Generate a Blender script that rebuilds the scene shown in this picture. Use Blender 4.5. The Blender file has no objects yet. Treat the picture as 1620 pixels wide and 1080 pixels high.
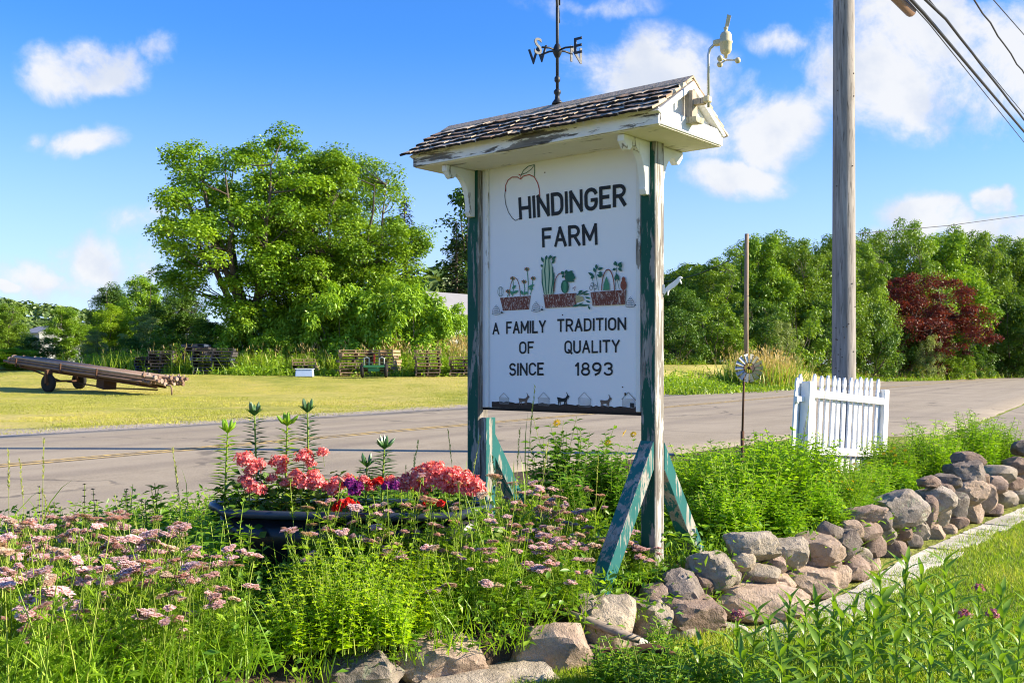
import bpy, math, random
import numpy as np
from mathutils import Vector, Matrix, noise as mnoise

S = bpy.context.scene
R = math.radians
random.seed(7)

# ------------------------------------------------------------------ camera, sky, sun, exposure
F, CX, HY, EYE = 1600.0, 810.0, 582.0, 1.10       # focal length and horizon in photograph pixels, eye height over the road
cam_d = bpy.data.cameras.new('camera')
cam = bpy.data.objects.new('camera', cam_d)
S.collection.objects.link(cam)
cam.location = (0, 0, EYE)
cam.rotation_euler = (R(90), 0, 0)
cam_d.sensor_width = 36
cam_d.lens = 36 * F / 1620
cam_d.shift_y = (HY - 540) / 1620
cam_d.clip_start, cam_d.clip_end = 0.05, 5000
S.camera = cam

SUN_EL, SUN_AZ = 26.0, -4.0                        # elevation; angle from +X (the right), negative = towards the camera
to_sun = Vector((math.cos(R(SUN_EL)) * math.cos(R(SUN_AZ)), math.cos(R(SUN_EL)) * math.sin(R(SUN_AZ)), math.sin(R(SUN_EL))))
sun_d = bpy.data.lights.new('sun', 'SUN')
sun_d.energy = 5.0
sun_d.angle = R(0.5)
sun_d.color = (1.0, 0.88, 0.68)
sun = bpy.data.objects.new('sun', sun_d)
S.collection.objects.link(sun)
sun.rotation_euler = (-to_sun).to_track_quat('-Z', 'Y').to_euler()
sun.location = (30, -3, 20)

S.view_settings.view_transform = 'Standard'
S.view_settings.look = 'None'
S.view_settings.exposure = 1.28
S.view_settings.gamma = 1.0
S.view_settings.use_curve_mapping = False
S.render.engine = 'CYCLES'
S.cycles.use_denoising = True
S.cycles.filter_width = 1.1
S.cycles.max_bounces = 6
S.cycles.diffuse_bounces = 3
S.cycles.transmission_bounces = 4
S.cycles.transparent_max_bounces = 4
S.cycles.caustics_reflective = False
S.cycles.caustics_refractive = False
S.cycles.sample_clamp_indirect = 6


class NT:
    """small helper over a node tree"""
    def __init__(s, tree):
        s.t = tree; tree.nodes.clear()

    def n(s, typ, **kw):
        nd = s.t.nodes.new(typ)
        for k, v in kw.items(): setattr(nd, k, v)
        return nd

    def put(s, sock, v):
        if v is None: return
        if isinstance(v, bpy.types.NodeSocket): s.t.links.new(v, sock)
        elif isinstance(v, (tuple, list)) and sock.type == 'RGBA' and len(v) == 3: sock.default_value = (*v, 1)
        else: sock.default_value = v

    def math(s, op, a, b=None, c=None, clamp=False):
        nd = s.n('ShaderNodeMath', operation=op, use_clamp=clamp)
        for i, v in enumerate((a, b, c)): s.put(nd.inputs[i], v)
        return nd.outputs[0]

    def vmath(s, op, a, b=None, out=0):
        nd = s.n('ShaderNodeVectorMath', operation=op)
        s.put(nd.inputs[0], a); s.put(nd.inputs[1], b)
        return nd.outputs[out]

    def mix(s, f, a, b, blend='MIX'):
        nd = s.n('ShaderNodeMix', data_type='RGBA', blend_type=blend)
        s.put(nd.inputs[0], f); s.put(nd.inputs[6], a); s.put(nd.inputs[7], b)
        return nd.outputs[2]

    def coord(s, which='Object', scale=(1, 1, 1)):
        tc = s.n('ShaderNodeTexCoord')
        if scale == (1, 1, 1): return tc.outputs[which]
        mp = s.n('ShaderNodeMapping'); mp.inputs['Scale'].default_value = scale
        s.t.links.new(tc.outputs[which], mp.inputs['Vector'])
        return mp.outputs[0]

    def noise(s, co, scale, detail=4, rough=.55, dist=0.0, col=False):
        nd = s.n('ShaderNodeTexNoise')
        s.put(nd.inputs['Vector'], co); s.put(nd.inputs['Scale'], scale)
        s.put(nd.inputs['Detail'], detail); s.put(nd.inputs['Roughness'], rough); s.put(nd.inputs['Distortion'], dist)
        return nd.outputs['Color' if col else 'Fac']

    def ramp(s, f, stops):
        nd = s.n('ShaderNodeValToRGB'); el = nd.color_ramp.elements
        while len(el) < len(stops): el.new(.5)
        for e, (p, c) in zip(el, stops):
            e.position = p; e.color = (*c, 1) if isinstance(c, (tuple, list)) else (c, c, c, 1)
        s.put(nd.inputs[0], f)
        return nd.outputs[0]

    def step(s, f, lo, hi, a=0.0, b=1.0):
        nd = s.n('ShaderNodeMapRange', interpolation_type='SMOOTHSTEP')
        for i, v in enumerate((f, lo, hi, a, b)): s.put(nd.inputs[i], v)
        return nd.outputs[0]

    def bump(s, h, strength=.4, dist=.02):
        nd = s.n('ShaderNodeBump'); s.put(nd.inputs['Strength'], strength); s.put(nd.inputs['Distance'], dist)
        s.put(nd.inputs['Height'], h)
        return nd.outputs[0]


# ---- sky: Nishita with procedural clouds by direction
W = bpy.data.worlds.new('World'); S.world = W; W.use_nodes = True
w = NT(W.node_tree)
sky = w.n('ShaderNodeTexSky', sky_type='NISHITA', sun_disc=False)
sky.sun_elevation = R(SUN_EL)
sky.sun_rotation = math.atan2(to_sun.x, to_sun.y)
sky.air_density, sky.dust_density, sky.ozone_density = 1.0, 0.35, 2.6
hs = w.n('ShaderNodeHueSaturation'); hs.inputs['Saturation'].default_value = 1.28
w.t.links.new(sky.outputs[0], hs.inputs['Color'])
skycol = w.mix(1.0, hs.outputs[0], (0.68, 0.93, 1.34), 'MULTIPLY')
dirv = w.coord('Generated')
sep = w.n('ShaderNodeSeparateXYZ'); w.t.links.new(dirv, sep.inputs[0])
dx, dy, dz = sep.outputs
ysafe = w.math('MAXIMUM', dy, .12)
gu, gw = w.math('DIVIDE', dx, ysafe), w.math('DIVIDE', dz, ysafe)
cmb = w.n('ShaderNodeCombineXYZ'); w.t.links.new(gu, cmb.inputs[0]); w.t.links.new(gw, cmb.inputs[1])
n1 = w.noise(cmb.outputs[0], 9.0, 9, .62, .35)
n2 = w.noise(cmb.outputs[0], 26.0, 7, .65, .3)
wob = w.vmath('SUBTRACT', w.noise(cmb.outputs[0], 7.0, 4, .6, col=True), (.5, .5, .5))
wsc = w.n('ShaderNodeVectorMath', operation='SCALE'); w.t.links.new(wob, wsc.inputs[0]); wsc.inputs['Scale'].default_value = .06
cd = w.vmath('ADD', cmb.outputs[0], wsc.outputs[0])
# (x, y, half width, half height, weight) of every cloud, as directions seen in the photograph
CLOUDS = [(140, 105, 105, 52, 1.0), (245, 65, 42, 36, .5), (155, 226, 70, 26, .75), (60, 215, 40, 16, .3), (360, 80, 50, 14, .22),
          (140, 405, 62, 38, .75), (60, 440, 130, 40, .5), (200, 350, 70, 35, .32), (15, 455, 28, 12, .9), (230, 430, 80, 60, .4),
          (930, 8, 120, 26, .45), (1030, 120, 130, 75, .85), (960, 170, 80, 60, .6), (1225, 195, 95, 75, .9), (1120, 205, 110, 80, .5), (1150, 282, 105, 34, .75),
          (1240, 55, 60, 32, .55), (1470, 95, 190, 110, 1.0), (1600, 140, 150, 90, .8), (1420, 30, 120, 70, .85),
          (1480, 345, 90, 34, .95), (1575, 325, 42, 22, 1.2), (1590, 372, 120, 36, .9), (1440, 385, 150, 26, .55), (1650, 40, 60, 60, .5)]
acc = None
for (px, py, rx, ry, wt) in CLOUDS:
    d = w.vmath('SUBTRACT', cd, ((px - CX) / F, (HY - py) / F, 0))
    d = w.vmath('DIVIDE', d, (rx * 1.45 / F, ry * 1.5 / F, 1))
    ln = w.vmath('LENGTH', d, out=1)
    m = w.math('MULTIPLY', w.math('SUBTRACT', 1.0, ln, clamp=True), wt * 1.5)
    acc = m if acc is None else w.math('MAXIMUM', acc, m)
# elsewhere: the same kind of scattered fair-weather clouds
zs = w.math('MAXIMUM', dz, .08)
c2 = w.n('ShaderNodeCombineXYZ')
w.t.links.new(w.math('DIVIDE', dx, zs), c2.inputs[0]); w.t.links.new(w.math('DIVIDE', dy, zs), c2.inputs[1])
gen = w.step(w.noise(c2.outputs[0], .9, 7, .55), .54, .74, 0, .8)
outf = w.step(dy, .62, .82, 1.0, 0.0)
gen = w.math('MULTIPLY', w.math('MULTIPLY', gen, outf), w.step(dz, .03, .2))
front = w.step(dy, .55, .75)
acc = w.math('MULTIPLY', acc, front)
acc = w.math('MAXIMUM', acc, gen)
acc = w.math('MINIMUM', acc, .85)
den = w.math('ADD', acc, w.math('MULTIPLY', w.math('SUBTRACT', n1, .52), w.step(acc, 0.0, .35, 0, 1.9)))
den = w.math('ADD', den, w.math('MULTIPLY', w.math('SUBTRACT', n2, .5), w.step(acc, 0.02, .35, 0, .55)))
den = w.step(den, .20, .80, 0, .94)
hz = w.step(dz, .0, .32, .62, 0.0)               # pale air low over the horizon
ccol = w.ramp(den, [(0.0, (.70, .82, 1.0)), (.45, (.80, .87, 1.0)), (1.0, (1.0, 1.0, 1.0))])
ccol = w.mix(w.step(w.noise(cmb.outputs[0], 11.0, 5, .55), .46, .66, 0, .6), ccol, (.66, .74, .90))
bg1, bg2 = w.n('ShaderNodeBackground'), w.n('ShaderNodeBackground')
bg1.inputs[1].default_value = 0.085
w.put(bg1.inputs[0], w.mix(hz, skycol, (3.9, 4.3, 5.9)))
w.put(bg2.inputs[0], ccol); bg2.inputs[1].default_value = 0.40
mx = w.n('ShaderNodeMixShader'); w.put(mx.inputs[0], den)
w.t.links.new(bg1.outputs[0], mx.inputs[1]); w.t.links.new(bg2.outputs[0], mx.inputs[2])
wo = w.n('ShaderNodeOutputWorld'); w.t.links.new(mx.outputs[0], wo.inputs[0])


# ------------------------------------------------------------------ placing helpers
def at(px, py, Y):
    """the world point at depth Y that the photograph shows at px, py"""
    return Vector(((px - CX) / F * Y, Y, EYE - (py - HY) / F * Y))

def gnd(px, py, z=0.0):
    Y = (EYE - z) * F / (py - HY)
    return Vector(((px - CX) / F * Y, Y, z))

def sm(a, b, x):
    t = min(1, max(0, (x - a) / (b - a))); return t * t * (3 - 2 * t)

DU, DV = (.5085, .861), (-.861, .5085)             # along the road, across it (away from the camera)
def uv_of(X, Y): return X * DU[0] + Y * DU[1], X * DV[0] + Y * DV[1]
def from_uv(u, v): return u * DU[0] + v * DV[0], u * DU[1] + v * DV[1]

WALL = [(-3.6, .6), (-1.9, 2.2), (-.95, 3.8), (-.62, 4.25), (-.03, 4.5), (.82, 5.2), (1.45, 5.72), (2.05, 6.38), (2.77, 7.42), (3.57, 8.42), (5.32, 10.5), (6.6, 12.3)]
LAWN_Z, BED_Z = -.30, -.05
NEAR = [(-60, 6.9), (0, 6.5), (4, 6.35), (9, 5.5), (12.5, 4.7), (15, 4.4), (16.8, 4.2), (18, 2.25), (400, 2.25)]    # near edge of the asphalt, v against u
FARV = 15.3
def near_v(u): return float(np.interp(u, [a for a, b in NEAR], [b for a, b in NEAR]))
def wall_y(X): return float(np.interp(X, [a for a, b in WALL], [b for a, b in WALL]))

HK = ([0, 25, 37, 45, 50, 58, 75, 150, 250, 900], [0, 0, .17, .72, .95, 1.30, 1.42, 1.42, 1.0, -2.0])
def height(X, Y):
    u, v = uv_of(X, Y)
    if v > FARV:
        return -.02 + (float(np.interp(Y, HK[0], HK[1]))) * sm(FARV + .1, FARV + 4.5, v)
    near = LAWN_Z + (.26) * sm(12.6, 17.5, u)
    return near + (-.02 - near) * sm(near_v(u) - .7, near_v(u) - .1, v)


# ------------------------------------------------------------------ mesh builders
def link(o, parent=None):
    S.collection.objects.link(o)
    if parent is not None: o.parent = parent
    return o

def thing(name, label, cat, loc=(0, 0, 0), rz=0.0, group=None):
    o = bpy.data.objects.new(name, None); o.empty_display_size = .1
    o.location = loc; o.rotation_euler = (0, 0, rz)
    return tag(link(o), label, cat, group)

def tag(o, label, cat, group=None):
    o['label'] = label; o['category'] = cat
    if group: o['group'] = group
    return o

def inst(name, mesh, parent=None, loc=(0, 0, 0), rot=(0, 0, 0), scale=(1, 1, 1)):
    o = bpy.data.objects.new(name, mesh)
    o.location = loc; o.rotation_euler = rot
    o.scale = scale if not isinstance(scale, (int, float)) else (scale,) * 3
    return link(o, parent)

def copy_tree(o, parent=None):
    c = o.copy(); link(c)
    if parent is not None: c.parent = parent
    for ch in list(o.children): copy_tree(ch, c)
    return c


class MB:
    """collects boxes, prisms, tubes and lathes into one mesh"""
    def __init__(s): s.v, s.f, s.m, s.sm = [], [], [], []

    def face(s, idx, m=0, smooth=False): s.f.append(idx); s.m.append(m); s.sm.append(smooth)

    def box(s, c, size, rot=None, m=0, jit=0.0, taper=(1, 1)):
        mt = Matrix.Identity(3) if rot is None else (rot if isinstance(rot, Matrix) else Matrix.Rotation(rot[2], 3, 'Z') @ Matrix.Rotation(rot[1], 3, 'Y') @ Matrix.Rotation(rot[0], 3, 'X'))
        b = len(s.v)
        for dz_ in (-.5, .5):
            for (ax, ay) in ((-.5, -.5), (.5, -.5), (.5, .5), (-.5, .5)):
                k = taper if dz_ > 0 else (1, 1)
                p = Vector((ax * size[0] * k[0], ay * size[1] * k[1], dz_ * size[2]))
                if jit: p += Vector((random.uniform(-jit, jit), random.uniform(-jit, jit), random.uniform(-jit, jit)))
                s.v.append(tuple(Vector(c) + mt @ p))
        for q in ((3, 2, 1, 0), (4, 5, 6, 7), (0, 1, 5, 4), (1, 2, 6, 5), (2, 3, 7, 6), (3, 0, 4, 7)):
            s.face([b + i for i in q], m if not isinstance(m, (list, tuple)) else m[0])
        if isinstance(m, (list, tuple)):           # (bottom, top, -y, +x, +y, -x)
            for i in range(6): s.m[len(s.m) - 6 + i] = m[i]
        return s

    def bar(s, p0, p1, w, h, up=(0, 0, 1), m=0):
        p0, p1 = Vector(p0), Vector(p1); d = (p1 - p0); L = d.length; d.normalize()
        x = d.cross(Vector(up))
        if x.length < 1e-4: x = d.cross(Vector((1, 0, 0)))
        x.normalize(); z = x.cross(d)
        return s.box((p0 + p1) / 2, (w, L, h), Matrix((x, d, z)).transposed(), m)

    def tube(s, pts, r, n=8, m=0, cap=True):
        pts = [Vector(p) for p in pts]
        rr = r if isinstance(r, (list, tuple)) else [r] * len(pts)
        b = len(s.v); prev = None
        for i, p in enumerate(pts):
            d = (pts[min(i + 1, len(pts) - 1)] - pts[max(i - 1, 0)]).normalized()
            if prev is None:
                x = d.cross(Vector((0, 0, 1)))
                if x.length < .05: x = d.cross(Vector((1, 0, 0)))
            else: x = prev - d * prev.dot(d)
            x.normalize(); prev = x; y = d.cross(x)
            for k in range(n):
                a = 2 * math.pi * k / n
                s.v.append(tuple(p + (x * math.cos(a) + y * math.sin(a)) * rr[i]))
        for i in range(len(pts) - 1):
            for k in range(n):
                a, c = b + i * n + k, b + i * n + (k + 1) % n
                s.face([a, c, c + n, a + n], m, True)
        if cap:
            s.face([b + k for k in range(n)][::-1], m); e = b + (len(pts) - 1) * n
            s.face([e + k for k in range(n)], m)
        return s

    def prism(s, poly, axis, a, b_, m=0):
        """poly in the two other axes (x,z for axis y; y,z for x; x,y for z), from a to b_ along axis"""
        b = len(s.v); n = len(poly)
        for t in (a, b_):
            for (p, q) in poly:
                s.v.append({'y': (p, t, q), 'x': (t, p, q), 'z': (p, q, t)}[axis])
        s.face(list(range(b, b + n)), m); s.face(list(range(b + n, b + 2 * n))[::-1], m)
        for i in range(n):
            j = (i + 1) % n
            s.face([b + j, b + i, b + n + i, b + n + j], m)
        return s

    def lathe(s, prof, n=16, c=(0, 0, 0), m=0, sx=1.0, sy=1.0, rot=None):
        b = len(s.v); c = Vector(c)
        for (r, z) in prof:
            for k in range(n):
                a = 2 * math.pi * k / n
                p = Vector((r * math.cos(a) * sx, r * math.sin(a) * sy, z))
                if rot is not None: p = rot @ p
                s.v.append(tuple(c + p))
        for i in range(len(prof) - 1):
            for k in range(n):
                a, d = b + i * n + k, b + i * n + (k + 1) % n
                s.face([a, d, d + n, a + n], m, True)
        return s

    def mesh(s, name, mats, fix=True):
        me = bpy.data.meshes.new(name); me.from_pydata(s.v, [], s.f)
        for mm in (mats if isinstance(mats, (list, tuple)) else [mats]): me.materials.append(mm)
        me.polygons.foreach_set('material_index', s.m)
        me.polygons.foreach_set('use_smooth', s.sm)
        if fix:
            import bmesh
            bm = bmesh.new(); bm.from_mesh(me); bmesh.ops.recalc_face_normals(bm, faces=bm.faces); bm.to_mesh(me); bm.free()
        me.update()
        return me

    def build(s, name, mats, parent=None, bevel=0.0, **kw):
        o = inst(name, s.mesh(name, mats), parent, **kw)
        if bevel:
            md = o.modifiers.new('bevel', 'BEVEL'); md.width = bevel; md.segments = 1; md.limit_method = 'ANGLE'
        return o


def nrmz(a): return a / np.maximum(1e-9, np.linalg.norm(a, axis=-1, keepdims=True))

class Fol:
    """leaves and stems as triangles, with a random tint per leaf"""
    def __init__(s, seed=0):
        s.V, s.T, s.M, s.C, s.n = [], [], [], [], 0
        s.r = np.random.RandomState(seed)

    def _add(s, v, t, m, c):
        s.V.append(v); s.T.append(t + s.n); s.M.append(np.full(len(t), m, np.int32)); s.C.append(c); s.n += len(v)

    def leaves(s, base, d, up, L, Wd, m=0, fold=.22, droop=.12, wide=.45, tint=None):
        N = len(base)
        if N == 0: return s
        base, d = np.asarray(base, float), nrmz(np.asarray(d, float))
        up = np.asarray(up, float); up = nrmz(up - d * np.sum(up * d, 1, keepdims=True))
        L = np.broadcast_to(np.asarray(L, float), (N,))[:, None]; Wd = np.broadcast_to(np.asarray(Wd, float), (N,))[:, None]
        side = np.cross(d, up)
        v = np.empty((N, 4, 3))
        v[:, 0] = base
        mid = base + d * L * wide - up * L * droop * wide * .72
        v[:, 1] = mid + side * Wd / 2 + up * fold * Wd
        v[:, 2] = base + d * L - up * L * droop
        v[:, 3] = mid - side * Wd / 2 + up * fold * Wd
        i = np.arange(N)[:, None] * 4
        t = np.concatenate([i + np.array([[0, 1, 2]]), i + np.array([[0, 2, 3]])])
        c = s.r.rand(N) if tint is None else np.broadcast_to(tint, (N,))
        s._add(v.reshape(-1, 3), t, m, np.repeat(c, 4))
        return s

    def blades(s, base, d, L, Wd, m=0, bend=.35, tint=None):
        """thin grass blades that curve over: two cross-sections and a tip"""
        N = len(base)
        if N == 0: return s
        base, d = np.asarray(base, float), nrmz(np.asarray(d, float))
        L = np.broadcast_to(np.asarray(L, float), (N,))[:, None]; Wd = np.broadcast_to(np.asarray(Wd, float), (N,))[:, None]
        h = s.r.randn(N, 3) * np.array([1, 1, .05]); h = nrmz(h - d * np.sum(h * d, 1, keepdims=True))
        side = np.cross(d, h); bd = bend * (.3 + s.r.rand(N, 1))
        def pt(t): return base + d * L * t * (1 - .25 * bd * t) + h * L * bd * t * t
        v = np.empty((N, 7, 3))
        for k, (t, w_) in enumerate(((0, .7), (.38, 1.0), (.74, .62))):
            v[:, 2 * k] = pt(t) + side * Wd * w_ / 2; v[:, 2 * k + 1] = pt(t) - side * Wd * w_ / 2
        v[:, 6] = pt(1.0)
        i = np.arange(N)[:, None] * 7
        t = np.concatenate([i + np.array([q]) for q in ((0, 1, 3), (0, 3, 2), (2, 3, 5), (2, 5, 4), (4, 5, 6))])
        c = s.r.rand(N) if tint is None else np.broadcast_to(tint, (N,))
        s._add(v.reshape(-1, 3), t, m, np.repeat(c, 7))
        return s

    def tube(s, pts, r, n=4, m=0, tint=.5):
        pts = np.asarray(pts, float); k = len(pts)
        rr = np.broadcast_to(np.asarray(r, float), (k,))
        d = nrmz(np.gradient(pts, axis=0))
        ref = np.array([0.31, .95, .07]) if abs(d[0][2]) > .6 else np.array([0, 0, 1.0])
        x = nrmz(np.cross(d, ref)); y = np.cross(d, x)
        a = np.arange(n) * 2 * math.pi / n
        v = pts[:, None] + (x[:, None] * np.cos(a)[None, :, None] + y[:, None] * np.sin(a)[None, :, None]) * rr[:, None, None]
        t = []
        for i in range(k - 1):
            for j in range(n):
                p, q = i * n + j, i * n + (j + 1) % n
                t += [(p, q, q + n), (p, q + n, p + n)]
        s._add(v.reshape(-1, 3), np.array(t), m, np.full(k * n, tint))
        return s

    def tris(s, v, t, m=0, tint=.5):
        v = np.asarray(v, float); s._add(v, np.asarray(t), m, np.broadcast_to(tint, (len(v),)).astype(float)); return s

    def mesh(s, name, mats, smooth=False):
        V, T, M, C = np.concatenate(s.V), np.concatenate(s.T), np.concatenate(s.M), np.concatenate(s.C)
        me = bpy.data.meshes.new(name)
        me.vertices.add(len(V)); me.vertices.foreach_set('co', V.astype(np.float32).ravel())
        me.loops.add(len(T) * 3); me.loops.foreach_set('vertex_index', T.astype(np.int32).ravel())
        me.polygons.add(len(T))
        me.polygons.foreach_set('loop_start', (np.arange(len(T)) * 3).astype(np.int32))
        me.polygons.foreach_set('loop_total', np.full(len(T), 3, np.int32))
        for mm in (mats if isinstance(mats, (list, tuple)) else [mats]): me.materials.append(mm)
        me.polygons.foreach_set('material_index', M)
        if smooth: me.polygons.foreach_set('use_smooth', np.ones(len(T), bool))
        a = me.attributes.new('tint', 'FLOAT', 'POINT'); a.data.foreach_set('value', C.astype(np.float32))
        me.update(calc_edges=True); me.validate()
        return me


# ------------------------------------------------------------------ materials
def new_mat(name):
    m = bpy.data.materials.new(name); m.use_nodes = True
    return m, NT(m.node_tree)

def finish(n, col, rough=.8, spec=.3, normal=None, metal=0.0, sheen=None):
    b = n.n('ShaderNodeBsdfPrincipled')
    n.put(b.inputs['Base Color'], col); n.put(b.inputs['Roughness'], rough); n.put(b.inputs['Metallic'], metal)
    b.inputs['Specular IOR Level'].default_value = spec
    if normal is not None: n.put(b.inputs['Normal'], normal)
    o = n.n('ShaderNodeOutputMaterial'); n.t.links.new(b.outputs[0], o.inputs[0])

def leaf_mat(name, c1, c2, c3=None, trans=.42, gloss=.03, k=(1.30, 1.32, .9)):
    up_ = lambda c: None if c is None else tuple(min(.9, a * b) for a, b in zip(c, k))
    c1, c2, c3 = up_(c1), up_(c2), up_(c3)
    m, n = new_mat(name)
    at_ = n.n('ShaderNodeAttribute', attribute_name='tint')
    oi = n.n('ShaderNodeObjectInfo')
    stops = [(0.0, c1), (1.0, c2)] if c3 is None else [(0.0, c1), (.6, c2), (1.0, c3)]
    col = n.ramp(at_.outputs['Fac'], stops)
    hv = n.n('ShaderNodeHueSaturation')
    n.put(hv.inputs['Value'], n.math('MULTIPLY_ADD', oi.outputs['Random'], .2, .91))
    n.put(hv.inputs['Color'], col); col = hv.outputs[0]
    d, t, g = n.n('ShaderNodeBsdfDiffuse'), n.n('ShaderNodeBsdfTranslucent'), n.n('ShaderNodeBsdfGlossy')
    n.put(d.inputs[0], col); n.put(t.inputs[0], n.mix(1.0, col, (1.25, 1.2, .55), 'MULTIPLY'))
    g.inputs['Roughness'].default_value = .42; n.put(g.inputs[0], (.9, .95, .9))
    a, b = n.n('ShaderNodeMixShader'), n.n('ShaderNodeMixShader')
    n.put(a.inputs[0], trans); n.t.links.new(d.outputs[0], a.inputs[1]); n.t.links.new(t.outputs[0], a.inputs[2])
    n.put(b.inputs[0], gloss); n.t.links.new(a.outputs[0], b.inputs[1]); n.t.links.new(g.outputs[0], b.inputs[2])
    o = n.n('ShaderNodeOutputMaterial'); n.t.links.new(b.outputs[0], o.inputs[0])
    return m

def plain(name, col, rough=.7, spec=.3, metal=0.0, var=.18, scale=14, bump=.15):
    m, n = new_mat(name)
    co = n.coord('Object')
    f = n.noise(co, scale, 5, .6)
    c = n.mix(f, tuple(x * (1 - var) for x in col), tuple(min(1, x * (1 + var)) for x in col))
    finish(n, c, rough, spec, n.bump(f, bump, .01), metal)
    return m

def wood(name, c_dark, c_light, stretch=(18, 18, 1.4), paint=None, cover=.5, rough=.85, flake=3.0, soft=.07, bump=.35):
    """grained wood; with paint: a flaking coat that covers about `cover` of it"""
    m, n = new_mat(name)
    co = n.coord('Object', stretch)
    g = n.noise(co, 2.2, 6, .65, .6)
    g2 = n.noise(n.coord('Object', tuple(a * 4 for a in stretch)), 1.5, 3, .6)
    col = n.ramp(g, [(.25, c_dark), (.72, c_light)])
    col = n.mix(n.step(g2, .56, .68, 0, .75), col, tuple(c * .35 for c in c_dark))
    h = n.math('ADD', g, n.math('MULTIPLY', g2, .5))
    if paint is not None:
        fl = n.noise(n.coord('Object', tuple(max(1.0, a * .45) for a in stretch)), flake, 7, .68, .4)
        fl = n.math('ADD', fl, n.math('MULTIPLY', n.math('SUBTRACT', g, .5), .40))
        thr = .5 - .30 * (cover - .5)
        mk = n.step(fl, thr - soft * .35, thr + soft * .35)
        pv = n.noise(n.coord('Object'), 6, 5, .6)
        pc = n.mix(pv, tuple(x * .84 for x in paint), tuple(min(.92, x * 1.1) for x in paint))
        col = n.mix(mk, col, pc)
        h = n.math('ADD', n.math('MULTIPLY', h, n.math('SUBTRACT', 1.0, n.math('MULTIPLY', mk, .8))), mk)
    finish(n, col, rough, .25, n.bump(h, bump, .006))
    return m

# ------------------------------------------------------------------ ground, road, bed, hill
def struct(o, label=None):
    o['kind'] = 'structure'
    if label: o['label'] = label
    return o

def pos_nodes(n):
    p = n.n('ShaderNodeNewGeometry').outputs['Position']
    sp = n.n('ShaderNodeSeparateXYZ'); n.t.links.new(p, sp.inputs[0])
    v = n.math('ADD', n.math('MULTIPLY', sp.outputs[0], DV[0]), n.math('MULTIPLY', sp.outputs[1], DV[1]))
    u = n.math('ADD', n.math('MULTIPLY', sp.outputs[0], DU[0]), n.math('MULTIPLY', sp.outputs[1], DU[1]))
    return p, sp, u, v

def ground_material():
    m, n = new_mat('lawn')
    p, sp, u, v = pos_nodes(n)
    big = n.noise(p, .16, 4, .6, .4); mid = n.noise(p, .9, 5, .62); fine = n.noise(p, 14, 5, .7); hay = n.noise(p, 3.5, 4, .7)
    grass = n.ramp(n.math('ADD', n.math('MULTIPLY', big, .55), n.math('MULTIPLY', mid, .45)),
                   [(.34, (.22, .26, .04)), (.46, (.38, .36, .07)), (.56, (.52, .44, .11)), (.70, (.54, .43, .16))])
    grass = n.mix(n.math('MULTIPLY', n.step(v, FARV + 12, FARV + 1), n.step(big, .42, .58, .05, .5)), grass, (.52, .42, .17))
    grass = n.mix(n.step(hay, .5, .72, 0, .55), grass, (.55, .46, .20))
    grass = n.mix(n.step(fine, .45, .66, 0, .55), grass, (.13, .17, .03))
    near = n.ramp(n.math('ADD', n.math('MULTIPLY', mid, .6), n.math('MULTIPLY', fine, .4)), [(.36, (.13, .17, .03)), (.55, (.26, .28, .06)), (.7, (.42, .36, .14))])
    col = n.mix(n.step(v, 6, 9), near, grass)
    # worn gravel along the far edge of the road, and bare scrapes in the verge
    e = n.math('SUBTRACT', v, n.math('MULTIPLY_ADD', n.noise(p, .8, 5, .65), 3.4, FARV - .7))
    grav = n.step(e, .9, .1, 0, 1)
    gcol = n.ramp(n.noise(p, 30, 4, .7), [(.3, (.22, .18, .14)), (.6, (.46, .40, .33)), (.8, (.66, .60, .52))])
    inrange = n.step(v, FARV - .6, FARV - .2)
    col = n.mix(n.math('MULTIPLY', grav, inrange), col, gcol)
    bare = n.math('MULTIPLY', n.step(n.noise(p, .33, 5, .6, 1.0), .62, .70), n.step(v, FARV + 9, FARV + 3))
    col = n.mix(n.math('MULTIPLY', n.math('MULTIPLY', bare, inrange), .8), col, (.46, .33, .19))
    h = n.math('ADD', n.math('MULTIPLY', fine, .5), n.math('MULTIPLY', hay, .8))
    finish(n, col, .95, .1, n.bump(h, .9, .09))
    return m

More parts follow.
